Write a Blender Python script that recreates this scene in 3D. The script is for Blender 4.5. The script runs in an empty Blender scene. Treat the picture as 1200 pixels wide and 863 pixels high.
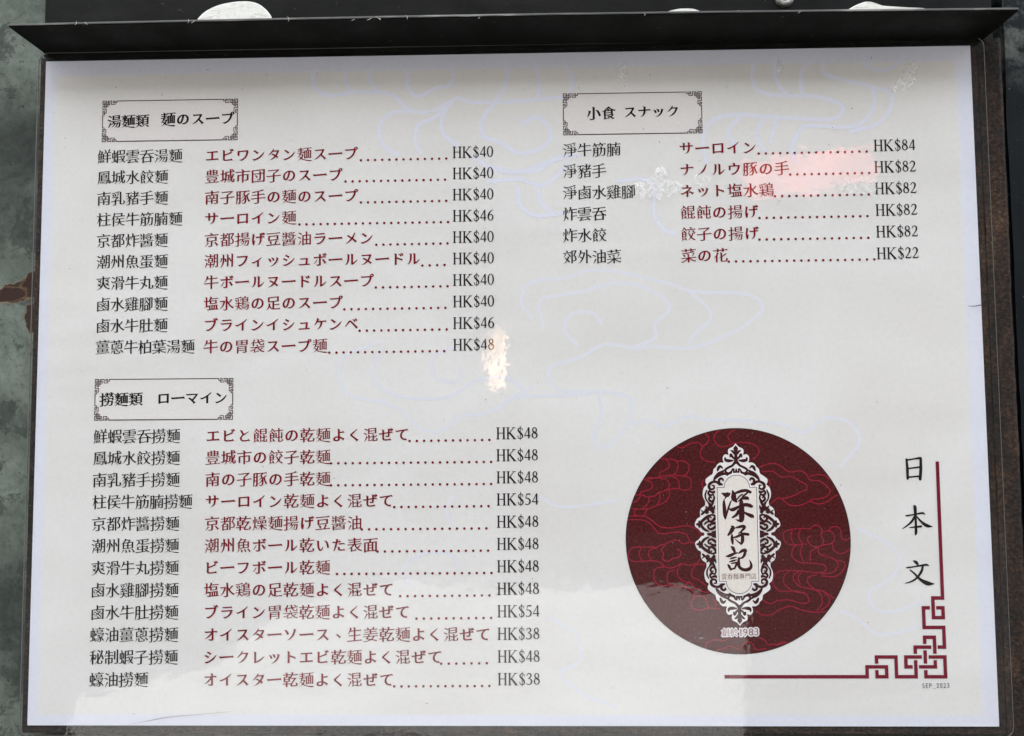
import bpy, math, random
from mathutils import Vector, Matrix, Euler

random.seed(7)
scene = bpy.context.scene
COL = scene.collection

# ------------------------------------------------------------------ camera
# the sheet hangs upright on a wall; sheet millimetres: x right, y up, z out of the wall
MM = 0.001
ZC = 1.45                                    # height of the sheet's middle above the pavement
cam_d = bpy.data.cameras.new('camera')
cam = bpy.data.objects.new('camera', cam_d)
COL.objects.link(cam)
SHEET_ROT = Matrix.Rotation(math.radians(90), 4, 'X')
RX, RY, RZ = 5.73663837e-02, 2.14414732e-02, -7.30566852e-03
CAM_MM = Vector((10.5175, -13.6894, 339.9776))
R_CAM = (Matrix.Rotation(RZ, 4, 'Z') @ Matrix.Rotation(RY, 4, 'Y') @ Matrix.Rotation(RX, 4, 'X'))
cam.matrix_world = Matrix.Translation((0, 0, ZC)) @ SHEET_ROT @ Matrix.Translation(CAM_MM * MM) @ R_CAM
cam_d.sensor_width = 36.0
cam_d.lens = 900.0 / 1200.0 * 36.0
cam_d.clip_start = 0.01
cam_d.clip_end = 500.0
scene.camera = cam

# ------------------------------------------------------------------ sky, sun, exposure
SUN_EL, SUN_AZ = math.radians(52), math.radians(25)
world = bpy.data.worlds.new('World')
scene.world = world
world.use_nodes = True
wn = world.node_tree
bg = wn.nodes['Background']
sky = wn.nodes.new('ShaderNodeTexSky')
sky.sky_type = 'NISHITA'
sky.sun_disc = False
sky.sun_elevation = SUN_EL
sky.sun_rotation = SUN_AZ
sky.dust_density = 2.5
# broken white cloud over the whole sky
_tcw = wn.nodes.new('ShaderNodeTexCoord')
_cn = wn.nodes.new('ShaderNodeTexNoise'); _cn.inputs['Scale'].default_value = 2.2; _cn.inputs['Detail'].default_value = 6
wn.links.new(_tcw.outputs['Generated'], _cn.inputs['Vector'])
_cr = wn.nodes.new('ShaderNodeMapRange'); _cr.interpolation_type = 'SMOOTHSTEP'
_cr.inputs['From Min'].default_value = 0.36; _cr.inputs['From Max'].default_value = 0.56
wn.links.new(_cn.outputs['Fac'], _cr.inputs['Value'])
_cm = wn.nodes.new('ShaderNodeMix'); _cm.data_type = 'RGBA'
wn.links.new(_cr.outputs[0], _cm.inputs[0]); wn.links.new(sky.outputs[0], _cm.inputs[6])
_cm.inputs[7].default_value = (5.72, 5.92, 6.12, 1)
wn.links.new(_cm.outputs[2], bg.inputs['Color'])
bg.inputs['Strength'].default_value = 0.13
sun_d = bpy.data.lights.new('sun', 'SUN')
sun_d.energy = 3.2
sun_d.angle = math.radians(0.5)
sun_d.color = (1.0, 0.95, 0.88)
sun = bpy.data.objects.new('sun', sun_d)
COL.objects.link(sun)
# the sun stands behind the wall (towards +Y), so the sheet is in open shade
sdir = Vector((math.sin(SUN_AZ) * math.cos(SUN_EL), math.cos(SUN_AZ) * math.cos(SUN_EL), math.sin(SUN_EL)))
sun.rotation_euler = sdir.to_track_quat('Z', 'Y').to_euler()
sun.location = (0, 0, 8)
vs = scene.view_settings
vs.view_transform = 'Standard'
vs.look = 'None'
vs.exposure = 2.36
vs.gamma = 1.0
vs.use_curve_mapping = False

# ------------------------------------------------------------------ sheet coordinates of the traced print
def P(u, v, z=0.0):
    """point of the photographed sheet (sheet millimetres) seen at u, v"""
    d = R_CAM.to_3x3() @ Vector(((u - 600) / 900.0, -(v - 431.5) / 900.0, -1.0))
    t = (z - CAM_MM.z) / d.z
    p = CAM_MM + t * d
    return (p.x, p.y)

def traced(pts, ox, oy, s):
    return [P(ox + p[0] / s, oy + p[1] / s) + tuple(p[2:]) for p in pts]

# ------------------------------------------------------------------ materials
def new_mat(name, color, rough=0.6, spec=0.5, metal=0.0):
    m = bpy.data.materials.new(name)
    m.use_nodes = True
    b = m.node_tree.nodes['Principled BSDF']
    b.inputs['Base Color'].default_value = (*color, 1)
    b.inputs['Roughness'].default_value = rough
    b.inputs['Specular IOR Level'].default_value = spec
    b.inputs['Metallic'].default_value = metal
    return m

class NT:
    def __init__(s, mat):
        s.t = mat.node_tree; s.b = s.t.nodes['Principled BSDF']
        s.tc = s.t.nodes.new('ShaderNodeTexCoord')
    def n(s, typ, **kw):
        n = s.t.nodes.new(typ)
        for k, v in kw.items():
            if hasattr(n, k): setattr(n, k, v)
            else: n.inputs[k.replace('_', ' ')].default_value = v
        return n
    def l(s, a, b): s.t.links.new(a, b)
    def noise(s, scale, detail=4, rough=0.55, dist=0.0, vec=None, sx=None):
        n = s.n('ShaderNodeTexNoise', Scale=scale, Detail=detail, Roughness=rough, Distortion=dist)
        v = vec or s.tc.outputs['Object']
        if sx:
            mp = s.n('ShaderNodeMapping'); mp.inputs['Scale'].default_value = sx
            s.l(v, mp.inputs[0]); v = mp.outputs[0]
        s.l(v, n.inputs['Vector'])
        return n.outputs['Fac']
    def ramp(s, fac, stops):
        r = s.n('ShaderNodeValToRGB')
        els = r.color_ramp.elements
        while len(els) < len(stops): els.new(0.5)
        for e, (p, c) in zip(els, stops):
            e.position = p; e.color = (*c, 1) if len(c) == 3 else c
        s.l(fac, r.inputs[0])
        return r.outputs[0]
    def math(s, op, a, b=None, c=None, clamp=False):
        m = s.n('ShaderNodeMath', operation=op, use_clamp=clamp)
        for i, x in enumerate((a, b, c)):
            if x is None: continue
            if isinstance(x, (int, float)): m.inputs[i].default_value = x
            else: s.l(x, m.inputs[i])
        return m.outputs[0]
    def mix(s, fac, a, b, blend='MIX'):
        m = s.n('ShaderNodeMix', data_type='RGBA', blend_type=blend)
        for i, x in ((0, fac), (6, a), (7, b)):
            if isinstance(x, (int, float)): m.inputs[i].default_value = x
            elif isinstance(x, tuple): m.inputs[i].default_value = (*x, 1)
            else: s.l(x, m.inputs[i])
        return m.outputs[2]
    def smooth(s, x, a, b):
        m = s.n('ShaderNodeMapRange', interpolation_type='SMOOTHSTEP')
        s.l(x, m.inputs['Value'])
        m.inputs['From Min'].default_value = a; m.inputs['From Max'].default_value = b
        return m.outputs['Result']
    def xyz(s):
        sp = s.n('ShaderNodeSeparateXYZ'); s.l(s.tc.outputs['Object'], sp.inputs[0])
        return sp.outputs
    def bump(s, h, strength, dist):
        b = s.n('ShaderNodeBump', Strength=strength, Distance=dist)
        s.l(h, b.inputs['Height']); s.l(b.outputs[0], s.b.inputs['Normal'])
        return b.outputs[0]

# paper: cool white stock with a cream printed field that stops short of the edges
def mat_paper():
    m = new_mat('paper', (0.8, 0.8, 0.8), 0.8, 0.0)
    k = NT(m); o = k.xyz()
    mx = k.math('MULTIPLY', k.smooth(o[0], -0.2075, -0.2035), k.math('SUBTRACT', 1, k.smooth(o[0], 0.2022, 0.2045)))
    my = k.math('MULTIPLY', k.smooth(o[1], -0.1455, -0.1432), k.math('SUBTRACT', 1, k.smooth(o[1], 0.1408, 0.1432)))
    f = k.math('MULTIPLY', mx, my)
    n1 = k.noise(9, 3, 0.5); n2 = k.noise(420, 3, 0.7)
    cream = k.ramp(n1, [(0.35, (0.695, 0.680, 0.655)), (0.52, (0.735, 0.722, 0.700)), (0.68, (0.70, 0.680, 0.655))])
    stock = (0.70, 0.712, 0.785)
    c = k.mix(f, stock, cream)
    sp = k.ramp(n2, [(0.3, (0.93, 0.93, 0.93)), (0.6, (1, 1, 1))])
    k.l(k.mix(0.55, c, sp, 'MULTIPLY'), k.b.inputs['Base Color'])
    h = k.math('ADD', k.math('MULTIPLY', k.noise(700, 3, 0.7), 0.012), k.noise(4.5, 3, 0.5, 0.2, sx=(0.55, 2.2, 1)))
    k.bump(h, 1.0, 0.0045)                # the sheet is not quite flat
    return m

def mat_ink(name, col, var=0.12):
    m = new_mat(name, col, 0.8, 0.0)      # print sealed under the film: no sheen of its own
    k = NT(m)
    n = k.noise(900, 2, 0.6)
    hi = tuple(min(1, c * (1 + var) + 0.004) for c in col); lo = tuple(c * (1 - var) for c in col)
    k.l(k.ramp(n, [(0.35, lo), (0.65, hi)]), k.b.inputs['Base Color'])
    return m

def mat_film():
    m = bpy.data.materials.new('clear_laminate'); m.use_nodes = True
    t = m.node_tree; k = NT(m)
    out = t.nodes['Material Output']
    tr = k.n('ShaderNodeBsdfTransparent'); tr.inputs[0].default_value = (0.985, 0.985, 0.98, 1)
    gl = k.n('ShaderNodeBsdfGlossy'); gl.inputs['Roughness'].default_value = 0.028
    fr = k.n('ShaderNodeFresnel')
    # a thin sheet reflects alike from both sides
    geo = k.n('ShaderNodeNewGeometry')
    k.l(k.math('ADD', k.math('MULTIPLY', geo.outputs['Backfacing'], 1 / 1.52 - 1.52), 1.52), fr.inputs['IOR'])
    # gentle waviness of a heat sealed pouch
    h = k.math('ADD', k.math('MULTIPLY', k.noise(5, 2, 0.5), 1.0), k.math('MULTIPLY', k.noise(70, 3, 0.6), 0.035))
    bp = k.n('ShaderNodeBump', Strength=1.0, Distance=0.0022)
    k.l(h, bp.inputs['Height']); k.l(bp.outputs[0], gl.inputs['Normal']); k.l(bp.outputs[0], fr.inputs['Normal'])
    ms = k.n('ShaderNodeMixShader')
    k.l(fr.outputs[0], ms.inputs[0]); k.l(tr.outputs[0], ms.inputs[1]); k.l(gl.outputs[0], ms.inputs[2])
    # broken white patches on the plastic
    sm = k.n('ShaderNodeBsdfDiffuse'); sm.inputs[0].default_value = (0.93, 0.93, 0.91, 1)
    o = k.xyz()
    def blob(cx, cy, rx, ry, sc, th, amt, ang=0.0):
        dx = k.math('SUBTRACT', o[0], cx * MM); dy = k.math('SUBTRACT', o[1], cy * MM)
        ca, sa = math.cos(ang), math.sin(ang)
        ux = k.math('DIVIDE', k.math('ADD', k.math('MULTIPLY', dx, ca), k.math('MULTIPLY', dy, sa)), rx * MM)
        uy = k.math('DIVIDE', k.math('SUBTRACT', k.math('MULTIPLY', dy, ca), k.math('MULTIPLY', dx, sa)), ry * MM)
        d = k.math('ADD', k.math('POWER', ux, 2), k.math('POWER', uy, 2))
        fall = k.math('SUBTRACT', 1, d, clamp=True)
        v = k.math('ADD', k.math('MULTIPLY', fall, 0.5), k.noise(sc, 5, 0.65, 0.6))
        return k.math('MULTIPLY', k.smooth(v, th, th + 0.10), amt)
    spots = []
    for (u, v, rx, ry, sc, th, amt, ang) in WHITE_PATCHES:
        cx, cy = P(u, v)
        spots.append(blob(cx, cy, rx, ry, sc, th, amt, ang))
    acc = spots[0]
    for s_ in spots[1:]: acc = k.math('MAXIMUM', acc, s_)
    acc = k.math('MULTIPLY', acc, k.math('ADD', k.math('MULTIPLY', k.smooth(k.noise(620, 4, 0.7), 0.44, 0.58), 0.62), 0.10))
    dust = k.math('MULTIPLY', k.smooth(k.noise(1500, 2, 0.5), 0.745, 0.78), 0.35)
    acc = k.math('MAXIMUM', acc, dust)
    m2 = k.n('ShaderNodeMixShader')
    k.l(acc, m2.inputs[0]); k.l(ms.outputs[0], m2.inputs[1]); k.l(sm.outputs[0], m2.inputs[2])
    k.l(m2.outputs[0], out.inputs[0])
    t.nodes.remove(k.b)
    return m

WHITE_PATCHES = [  # u, v, half width, half height (mm), noise scale, threshold, opacity, angle
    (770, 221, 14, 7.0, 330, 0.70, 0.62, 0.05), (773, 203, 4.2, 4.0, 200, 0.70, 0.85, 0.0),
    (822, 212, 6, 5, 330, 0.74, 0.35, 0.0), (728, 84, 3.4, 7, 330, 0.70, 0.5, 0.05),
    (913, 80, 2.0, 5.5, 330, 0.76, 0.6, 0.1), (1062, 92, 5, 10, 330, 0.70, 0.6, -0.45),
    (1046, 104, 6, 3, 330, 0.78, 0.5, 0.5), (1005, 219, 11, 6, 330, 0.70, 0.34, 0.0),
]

def mat_black_metal():
    m = new_mat('black_painted_metal', (0.02, 0.02, 0.02), 0.55, 0.12)
    k = NT(m)
    n = k.noise(14, 6, 0.65, 0.3, sx=(0.35, 1.6, 1)); sp = k.noise(900, 3, 0.6); sp2 = k.noise(260, 4, 0.7)
    c = k.ramp(n, [(0.3, (0.002, 0.002, 0.002)), (0.55, (0.006, 0.006, 0.005)), (0.75, (0.017, 0.016, 0.014))])
    c = k.mix(k.math('MULTIPLY', k.smooth(sp, 0.70, 0.76), 0.6), c, (0.16, 0.15, 0.13))
    c = k.mix(k.math('MULTIPLY', k.smooth(sp2, 0.66, 0.70), 0.7), c, (0.055, 0.036, 0.02))
    k.l(c, k.b.inputs['Base Color'])
    k.l(k.ramp(k.noise(40, 4, 0.6), [(0.3, (0.5,) * 3), (0.7, (0.75,) * 3)]), k.b.inputs['Roughness'])
    k.bump(sp2, 0.3, 0.0004)
    return m

def mat_rust(name="rusty_metal", dark=0.72):
    m = new_mat(name, (0.05, 0.03, 0.02), 0.8, 0.3)
    k = NT(m)
    n = k.noise(45, 7, 0.7, 0.4, sx=(1.3, 0.5, 1)); f = k.noise(650, 5, 0.7); g = k.noise(160, 5, 0.7)
    d = dark
    c = k.ramp(n, [(0.30, (0.012 * d, 0.011 * d, 0.011 * d)), (0.48, (0.035 * d, 0.024 * d, 0.019 * d)),
                   (0.62, (0.075 * d, 0.043 * d, 0.027 * d)), (0.78, (0.13 * d, 0.085 * d, 0.055 * d))])
    c = k.mix(0.75, c, k.ramp(f, [(0.38, (0.12, 0.12, 0.13)), (0.52, (0.8, 0.8, 0.8)), (0.62, (2.0, 1.6, 1.2))]), 'MULTIPLY')
    c = k.mix(k.math('MULTIPLY', k.smooth(g, 0.62, 0.68), 0.5), c, (0.010, 0.016, 0.020))
    k.l(c, k.b.inputs['Base Color'])
    k.bump(f, 1.0, 0.0012)
    return m

def mat_wall():
    m = new_mat('weathered_green_stone', (0.1, 0.12, 0.1), 0.85, 0.3)
    k = NT(m); o = k.xyz()
    a = k.noise(11, 7, 0.62, 0.5); b = k.noise(48, 6, 0.7, 0.3); c3 = k.noise(300, 5, 0.7)
    c = k.ramp(a, [(0.30, (0.022, 0.027, 0.022)), (0.44, (0.058, 0.070, 0.058)), (0.56, (0.110, 0.130, 0.108)), (0.72, (0.19, 0.225, 0.19))])
    c = k.mix(k.math('MULTIPLY', k.smooth(b, 0.53, 0.58), 0.65), c, (0.032, 0.037, 0.032))
    c = k.mix(k.math('MULTIPLY', k.smooth(b, 0.36, 0.30), 0.4), c, (0.155, 0.15, 0.115))
    c = k.mix(0.6, c, k.ramp(c3, [(0.34, (0.55, 0.55, 0.53)), (0.5, (1, 1, 1)), (0.7, (1.3, 1.3, 1.28))]), 'MULTIPLY')
    pits = k.smooth(k.noise(520, 3, 0.6), 0.66, 0.70)
    c = k.mix(k.math('MULTIPLY', pits, 0.8), c, (0.012, 0.014, 0.012))
    # iron stains beside the sheet
    for (u, v, rx, ry, ang) in ((22, 339, 11, 4.4, 0.35), (40, 333, 7, 5.2, 0.5), (5, 345, 9, 3.0, 0.15), (40, 373, 5.2, 6.4, 0.0)):
        cx, cy = P(u, v, -3)
        dx = k.math('SUBTRACT', o[0], cx * MM); dy = k.math('SUBTRACT', o[1], cy * MM)
        ca, sa = math.cos(ang), math.sin(ang)
        ux = k.math('DIVIDE', k.math('ADD', k.math('MULTIPLY', dx, ca), k.math('MULTIPLY', dy, sa)), rx * MM)
        uy = k.math('DIVIDE', k.math('SUBTRACT', k.math('MULTIPLY', dy, ca), k.math('MULTIPLY', dx, sa)), ry * MM)
        d = k.math('SQRT', k.math('ADD', k.math('POWER', ux, 2), k.math('POWER', uy, 2)))
        d = k.math('ADD', d, k.math('MULTIPLY', k.math('SUBTRACT', k.noise(130, 5, 0.65), 0.5), 1.6))
        c = k.mix(k.math('MULTIPLY', k.smooth(d, 1.25, 1.0), 0.35), c, (0.24, 0.15, 0.07))
        c = k.mix(k.math('MULTIPLY', k.smooth(d, 1.05, 0.90), 0.92), c, (0.026, 0.010, 0.007))
    k.l(c, k.b.inputs['Base Color'])
    hgt = k.math('ADD', k.math('MULTIPLY', b, 0.6), k.math('MULTIPLY', c3, 0.4))
    k.bump(hgt, 0.6, 0.0015)
    return m

def mat_dark_stone():
    m = new_mat('dark_polished_stone', (0.01, 0.013, 0.016), 0.6, 0.12)
    k = NT(m)
    a = k.noise(16, 6, 0.65); sp = k.noise(420, 4, 0.7)
    c = k.ramp(a, [(0.35, (0.002, 0.003, 0.004)), (0.6, (0.005, 0.008, 0.010)), (0.78, (0.014, 0.019, 0.022))])
    c = k.mix(k.math('MULTIPLY', k.smooth(sp, 0.66, 0.72), 0.55), c, (0.13, 0.14, 0.13))
    dusty = k.math('MULTIPLY', k.smooth(k.xyz()[1], 0.125, 0.155), k.smooth(k.noise(75, 5, 0.7), 0.42, 0.62))
    c = k.mix(k.math('MULTIPLY', dusty, 0.5), c, (0.16, 0.17, 0.15))
    k.l(c, k.b.inputs['Base Color']); k.bump(sp, 0.4, 0.0005)
    return m

M = dict(
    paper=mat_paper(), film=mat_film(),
    black=mat_ink('black_ink', (0.014, 0.010, 0.010)),
    thin=mat_ink('black_ink_light_face', (0.016, 0.013, 0.013)),
    red=mat_ink('dark_red_ink', (0.185, 0.004, 0.012)),
    knot=mat_ink('crimson_ink', (0.165, 0.005, 0.022)),
    disc=mat_ink('maroon_ink', (0.066, 0.006, 0.007), 0.25),
    swirl=mat_ink('red_line_ink', (0.26, 0.010, 0.026)),
    orn=mat_ink('dark_maroon_ink', (0.040, 0.006, 0.008)),
    white=mat_ink('bare_white_paper', (0.78, 0.75, 0.74), 0.04),
    ivory=mat_ink('ivory_tint', (0.74, 0.69, 0.63), 0.04),
    halo=mat_ink('pale_halo', (0.72, 0.66, 0.67), 0.05),
    brown=mat_ink('brown_ink', (0.14, 0.03, 0.02)),
    year=mat_ink('grey_red_ink', (0.16, 0.05, 0.05)),
    cloud=mat_ink('pale_blue_tint', (0.705, 0.716, 0.80), 0.02),
    cloud2=mat_ink('faint_blue_tint', (0.705, 0.71, 0.755), 0.02),
    blush=mat_ink('blush_tint', (0.715, 0.685, 0.665), 0.02),
    navy=mat_ink('blue_black_ink', (0.02, 0.028, 0.045)),
    frame=mat_black_metal(), rust=mat_rust(), wall=mat_wall(), stone=mat_dark_stone(),
    sticker=new_mat('white_foam', (0.74, 0.74, 0.68), 0.8, 0.2),
    steel=new_mat('screw_steel', (0.30, 0.30, 0.28), 0.4, 0.5, 0.8),
    dark=new_mat('screw_recess', (0.015, 0.015, 0.014), 0.7, 0.3),
    edge=new_mat('sealed_film_edge', (0.13, 0.125, 0.115), 0.4, 0.5),
)
_k = NT(M['sticker'])
_k.l(_k.ramp(_k.noise(350, 4, 0.7), [(0.3, (0.62, 0.62, 0.55)), (0.5, (0.76, 0.76, 0.70)), (0.8, (0.78, 0.78, 0.72))]), _k.b.inputs['Base Color'])
_k.bump(_k.noise(260, 4, 0.6), 0.5, 0.0006)

# ------------------------------------------------------------------ object helpers
def link(name, data, mat=None, parent=None, z=0.0, label=None):
    o = bpy.data.objects.new(name, data)
    if mat is not None and data is not None:
        data.materials.clear(); data.materials.append(mat)
    COL.objects.link(o)
    if parent is not None: o.parent = parent
    o.location = (0, 0, z * MM)
    if label: o['label'] = label
    return o

def mesh_obj(name, verts, faces, mat, parent=None, z=0.0, smooth=False, label=None):
    me = bpy.data.meshes.new(name)
    me.from_pydata([(v[0] * MM, v[1] * MM, (v[2] if len(v) > 2 else 0) * MM) for v in verts], [], faces)
    me.update()
    if smooth:
        for p in me.polygons: p.use_smooth = True
    return link(name, me, mat, parent, z, label)

def sheet_thing(name, label, cat, group=None):
    o = bpy.data.objects.new(name, None); COL.objects.link(o)
    o.empty_display_size = 0.05
    o.matrix_world = Matrix.Translation((0, 0, ZC)) @ SHEET_ROT
    o['label'] = label; o['category'] = cat
    if group: o['group'] = group
    return o

# ---- brush strokes: smooth ribbons of changing width, each a hair above the one before
def spline(pts, closed=False, per=6):
    if len(pts) < 3 and not closed: return [tuple(p) for p in pts]
    n = len(pts); out = []
    segs = n if closed else n - 1
    for i in range(segs):
        p0 = pts[(i - 1) % n] if closed or i > 0 else pts[0]
        p1 = pts[i]; p2 = pts[(i + 1) % n]
        p3 = pts[(i + 2) % n] if closed or i + 2 < n else pts[-1]
        for s in range(per):
            t = s / per
            out.append(tuple(0.5 * ((2 * b) + (-a + c) * t + (2 * a - 5 * b + 4 * c - d) * t * t + (-a + 3 * b - 3 * c + d) * t ** 3)
                             for a, b, c, d in zip(p0, p1, p2, p3)))
    if not closed: out.append(tuple(pts[-1]))
    return out

class Ink:
    def __init__(s): s.v = []; s.f = []; s.z = 0.0
    def step(s): s.z += 0.0015
    def poly(s, pts):
        b = len(s.v); s.v += [(p[0], p[1], s.z) for p in pts]
        s.f.append(tuple(range(b, b + len(pts)))); s.step()
    def ribbon(s, pts, w=None, smooth=True, closed=False, cap=True, per=6):
        pts = [(p[0], p[1], p[2] if len(p) > 2 else w) for p in pts]
        if smooth: pts = spline(pts, closed, per)
        n = len(pts)
        if n < 2: return
        b = len(s.v); cnt = 0
        L = []
        for i, (x, y, ww) in enumerate(pts):
            if closed: a, c = pts[i - 1], pts[(i + 1) % n]
            else: a, c = pts[max(i - 1, 0)], pts[min(i + 1, n - 1)]
            dx, dy = c[0] - a[0], c[1] - a[1]; d = math.hypot(dx, dy) or 1
            sc = 1.0
            if not smooth and (closed or 0 < i < n - 1):     # mitre
                e1 = (x - a[0], y - a[1]); e2 = (c[0] - x, c[1] - y)
                l1 = math.hypot(*e1) or 1; l2 = math.hypot(*e2) or 1
                dx, dy = e1[0] / l1 + e2[0] / l2, e1[1] / l1 + e2[1] / l2; d = math.hypot(dx, dy) or 1
                sc = 1 / max(0.4, d / 2)
            nx, ny = -dy / d, dx / d
            h = abs(ww) / 2 * sc
            L.append(((x + nx * h, y + ny * h), (x - nx * h, y - ny * h), (dx / d, dy / d), h))
        for l, r, *_ in L: s.v += [(l[0], l[1], s.z), (r[0], r[1], s.z)]
        m = n if closed else n - 1
        for i in range(m):
            j = (i + 1) % n
            s.f.append((b + 2 * i, b + 2 * i + 1, b + 2 * j + 1, b + 2 * j))
        if cap and smooth and not closed:
            for (i, sg) in ((0, -1), (n - 1, 1)):
                l, r, t, h = L[i]; x, y = pts[i][0], pts[i][1]
                if h < 0.02: continue
                bb = len(s.v)
                base = math.atan2(l[1] - y, l[0] - x); ring = [(l[0], l[1], s.z)]
                for q in range(1, 5):
                    an = base - sg * math.pi * q / 5
                    ring.append((x + math.cos(an) * h, y + math.sin(an) * h, s.z))
                ring.append((r[0], r[1], s.z))
                s.v += ring; s.f.append(tuple(range(bb, bb + 6)) if sg < 0 else tuple(range(bb + 5, bb - 1, -1)))
        s.step()
    def rect(s, x0, y0, x1, y1): s.poly([(x0, y0), (x1, y0), (x1, y1), (x0, y1)])
    def build(s, name, mat, parent, z=0.0, label=None):
        # faces all look out of the sheet
        fs = []
        for f in s.f:
            ar = sum(s.v[f[i]][0] * s.v[f[(i + 1) % len(f)]][1] - s.v[f[(i + 1) % len(f)]][0] * s.v[f[i]][1] for i in range(len(f)))
            fs.append(f if ar > 0 else tuple(reversed(f)))
        return mesh_obj(name, s.v, fs, mat, parent, z, label=label)

# ------------------------------------------------------------------ lettering: outlines of the built-in face, reworked into a brushed regular script
_tc = bpy.data.curves.new('lettering_source', 'FONT')
_to = bpy.data.objects.new('lettering_source', _tc)
COL.objects.link(_to)
_dg = bpy.context.evaluated_depsgraph_get()
_cache = {}
def raw_outline(ch):
    if ch in _cache: return _cache[ch]
    _tc.body = ch
    _to.update_tag(); bpy.context.view_layer.update()
    dg = bpy.context.evaluated_depsgraph_get()
    ev = _to.evaluated_get(dg)
    cv = ev.to_curve(dg)
    loops = []
    for sp in cv.splines:
        bp = [(Vector(b.co[:2]), Vector(b.handle_left[:2]), Vector(b.handle_right[:2])) for b in sp.bezier_points]
        n = len(bp); pts = []
        for i in range(n):
            a, b = bp[i], bp[(i + 1) % n]
            p0, p1, p2, p3 = a[0], a[2], b[1], b[0]
            L = (p3 - p0).length
            if L < 1e-5: continue
            straight = (abs((p1 - p0).cross(p3 - p0)) < 1e-5 * 3 and abs((p2 - p0).cross(p3 - p0)) < 1e-5 * 3)
            k = max(1, int(math.ceil(L / 0.045))) if straight else max(2, min(6, int(math.ceil(L / 0.03))))
            for s in range(k):
                t = s / k
                if straight: q = p0.lerp(p3, t)
                else: q = p0 * (1 - t) ** 3 + p1 * 3 * t * (1 - t) ** 2 + p2 * 3 * t * t * (1 - t) + p3 * t ** 3
                pts.append(q)
        # drop doubled points
        out = []
        for q in pts:
            if not out or (q - out[-1]).length > 0.0008: out.append(q)
        if len(out) > 2 and (out[0] - out[-1]).length < 0.0008: out.pop()
        if len(out) > 2: loops.append(out)
    ev.to_curve_clear()
    _cache[ch] = loops
    return loops

def area(l): return sum(l[i - 1].cross(l[i]) for i in range(len(l))) / 2

def brushed(ch, dx, dy, shear, style, kana=False):
    """dx, dy: how much vertical / horizontal strokes gain (+) or lose (-) per side, em"""
    loops = raw_outline(ch)
    if not loops: return []
    big = max(loops, key=lambda l: abs(area(l)))
    sgn = 1 if area(big) > 0 else -1
    res = []
    KS = 0.88 if kana and ch != 'ー' else 1.0
    for l in loops:
        n = len(l)
        E = [(l[(i + 1) % n] - l[i]).normalized() for i in range(n)]
        nr = [Vector((e.y, -e.x)) * sgn for e in E]            # outward normals
        turn = [sgn * E[i - 1].cross(E[i]) for i in range(n)]
        corner = [i for i in range(n) if E[i - 1].dot(E[i]) < 0.80]
        off = []
        for i in range(n):
            m = nr[i - 1] + nr[i]
            d = 1 + nr[i - 1].dot(nr[i])
            m = m / max(d, 0.55)
            off.append(Vector((m.x * dx, m.y * dy)))
        new = [l[i] + off[i] for i in range(n)]
        if style:
            nc = len(corner)
            for c in range(nc):
                i, j = corner[c], corner[(c + 1) % nc]
                if i == j: continue
                ln = (l[j] - l[i]).length
                if not (0.02 < ln < 0.115) or turn[i] <= 0.3 or turn[j] <= 0.3: continue
                din = E[i - 1]; dout = E[j]
                if din.dot(dout) > -0.75: continue
                d = (din - dout).normalized()
                ang = math.degrees(math.atan2(d.y, d.x))
                w = ln / 2
                side = (l[j] - l[i]).normalized()
                top, bot = (i, j) if l[i].y > l[j].y else (j, i)
                lef, rig = (i, j) if l[i].x < l[j].x else (j, i)
                if abs(ang) < 28:                                 # right end of a horizontal
                    new[top] += Vector((-0.030, 0.022)) * style; new[bot] += Vector((0.020, -0.012)) * style
                elif abs(ang) > 160:                              # left start
                    new[top] += Vector((-0.020, 0.012)) * style; new[bot] += Vector((0.010, 0.000)) * style
                elif 55 < ang < 125 and not (kana and ang <= 75):                              # head of a vertical
                    new[lef] += Vector((-0.024, 0.020)) * style; new[rig] += Vector((0.004, -0.016)) * style
                elif -106 < ang < -62:                            # foot of a vertical
                    new[lef] += Vector((0.012, 0.000)); new[rig] += Vector((-0.006, 0.020))
                elif -180 < ang <= -106 or (kana and 28 < ang <= 75):   # left falling stroke runs out to a point
                    mid = (new[i] + new[j]) / 2 + d * 0.02
                    new[i] = mid.lerp(new[i], 0.12); new[j] = mid.lerp(new[j], 0.12)
                    for (st, dr) in ((i, -1), (j, 1)):
                        s = 0.0; k = st
                        for _ in range(14):
                            k2 = (k + dr) % n
                            s += (l[k2] - l[k]).length; k = k2
                            if s > 0.34 or k in corner: break
                            new[k] -= (nr[k - 1] + nr[k]).normalized() * w * 0.78 * (1 - s / 0.34)
                elif -62 <= ang <= -28:                           # right falling stroke presses down
                    new[i] -= side * 0.016 * style; new[j] += side * 0.016 * style
                    new[bot] += d * 0.02
                elif 0 < ang <= 55:                               # flicks
                    mid = (new[i] + new[j]) / 2
                    new[i] = mid.lerp(new[i], 0.4); new[j] = mid.lerp(new[j], 0.4)
        res.append([((p.x - 0.5) * KS + 0.5, ((p.y - 0.38) + shear * (p.x - 0.5)) * KS + 0.38) for p in new])
    return res

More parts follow.
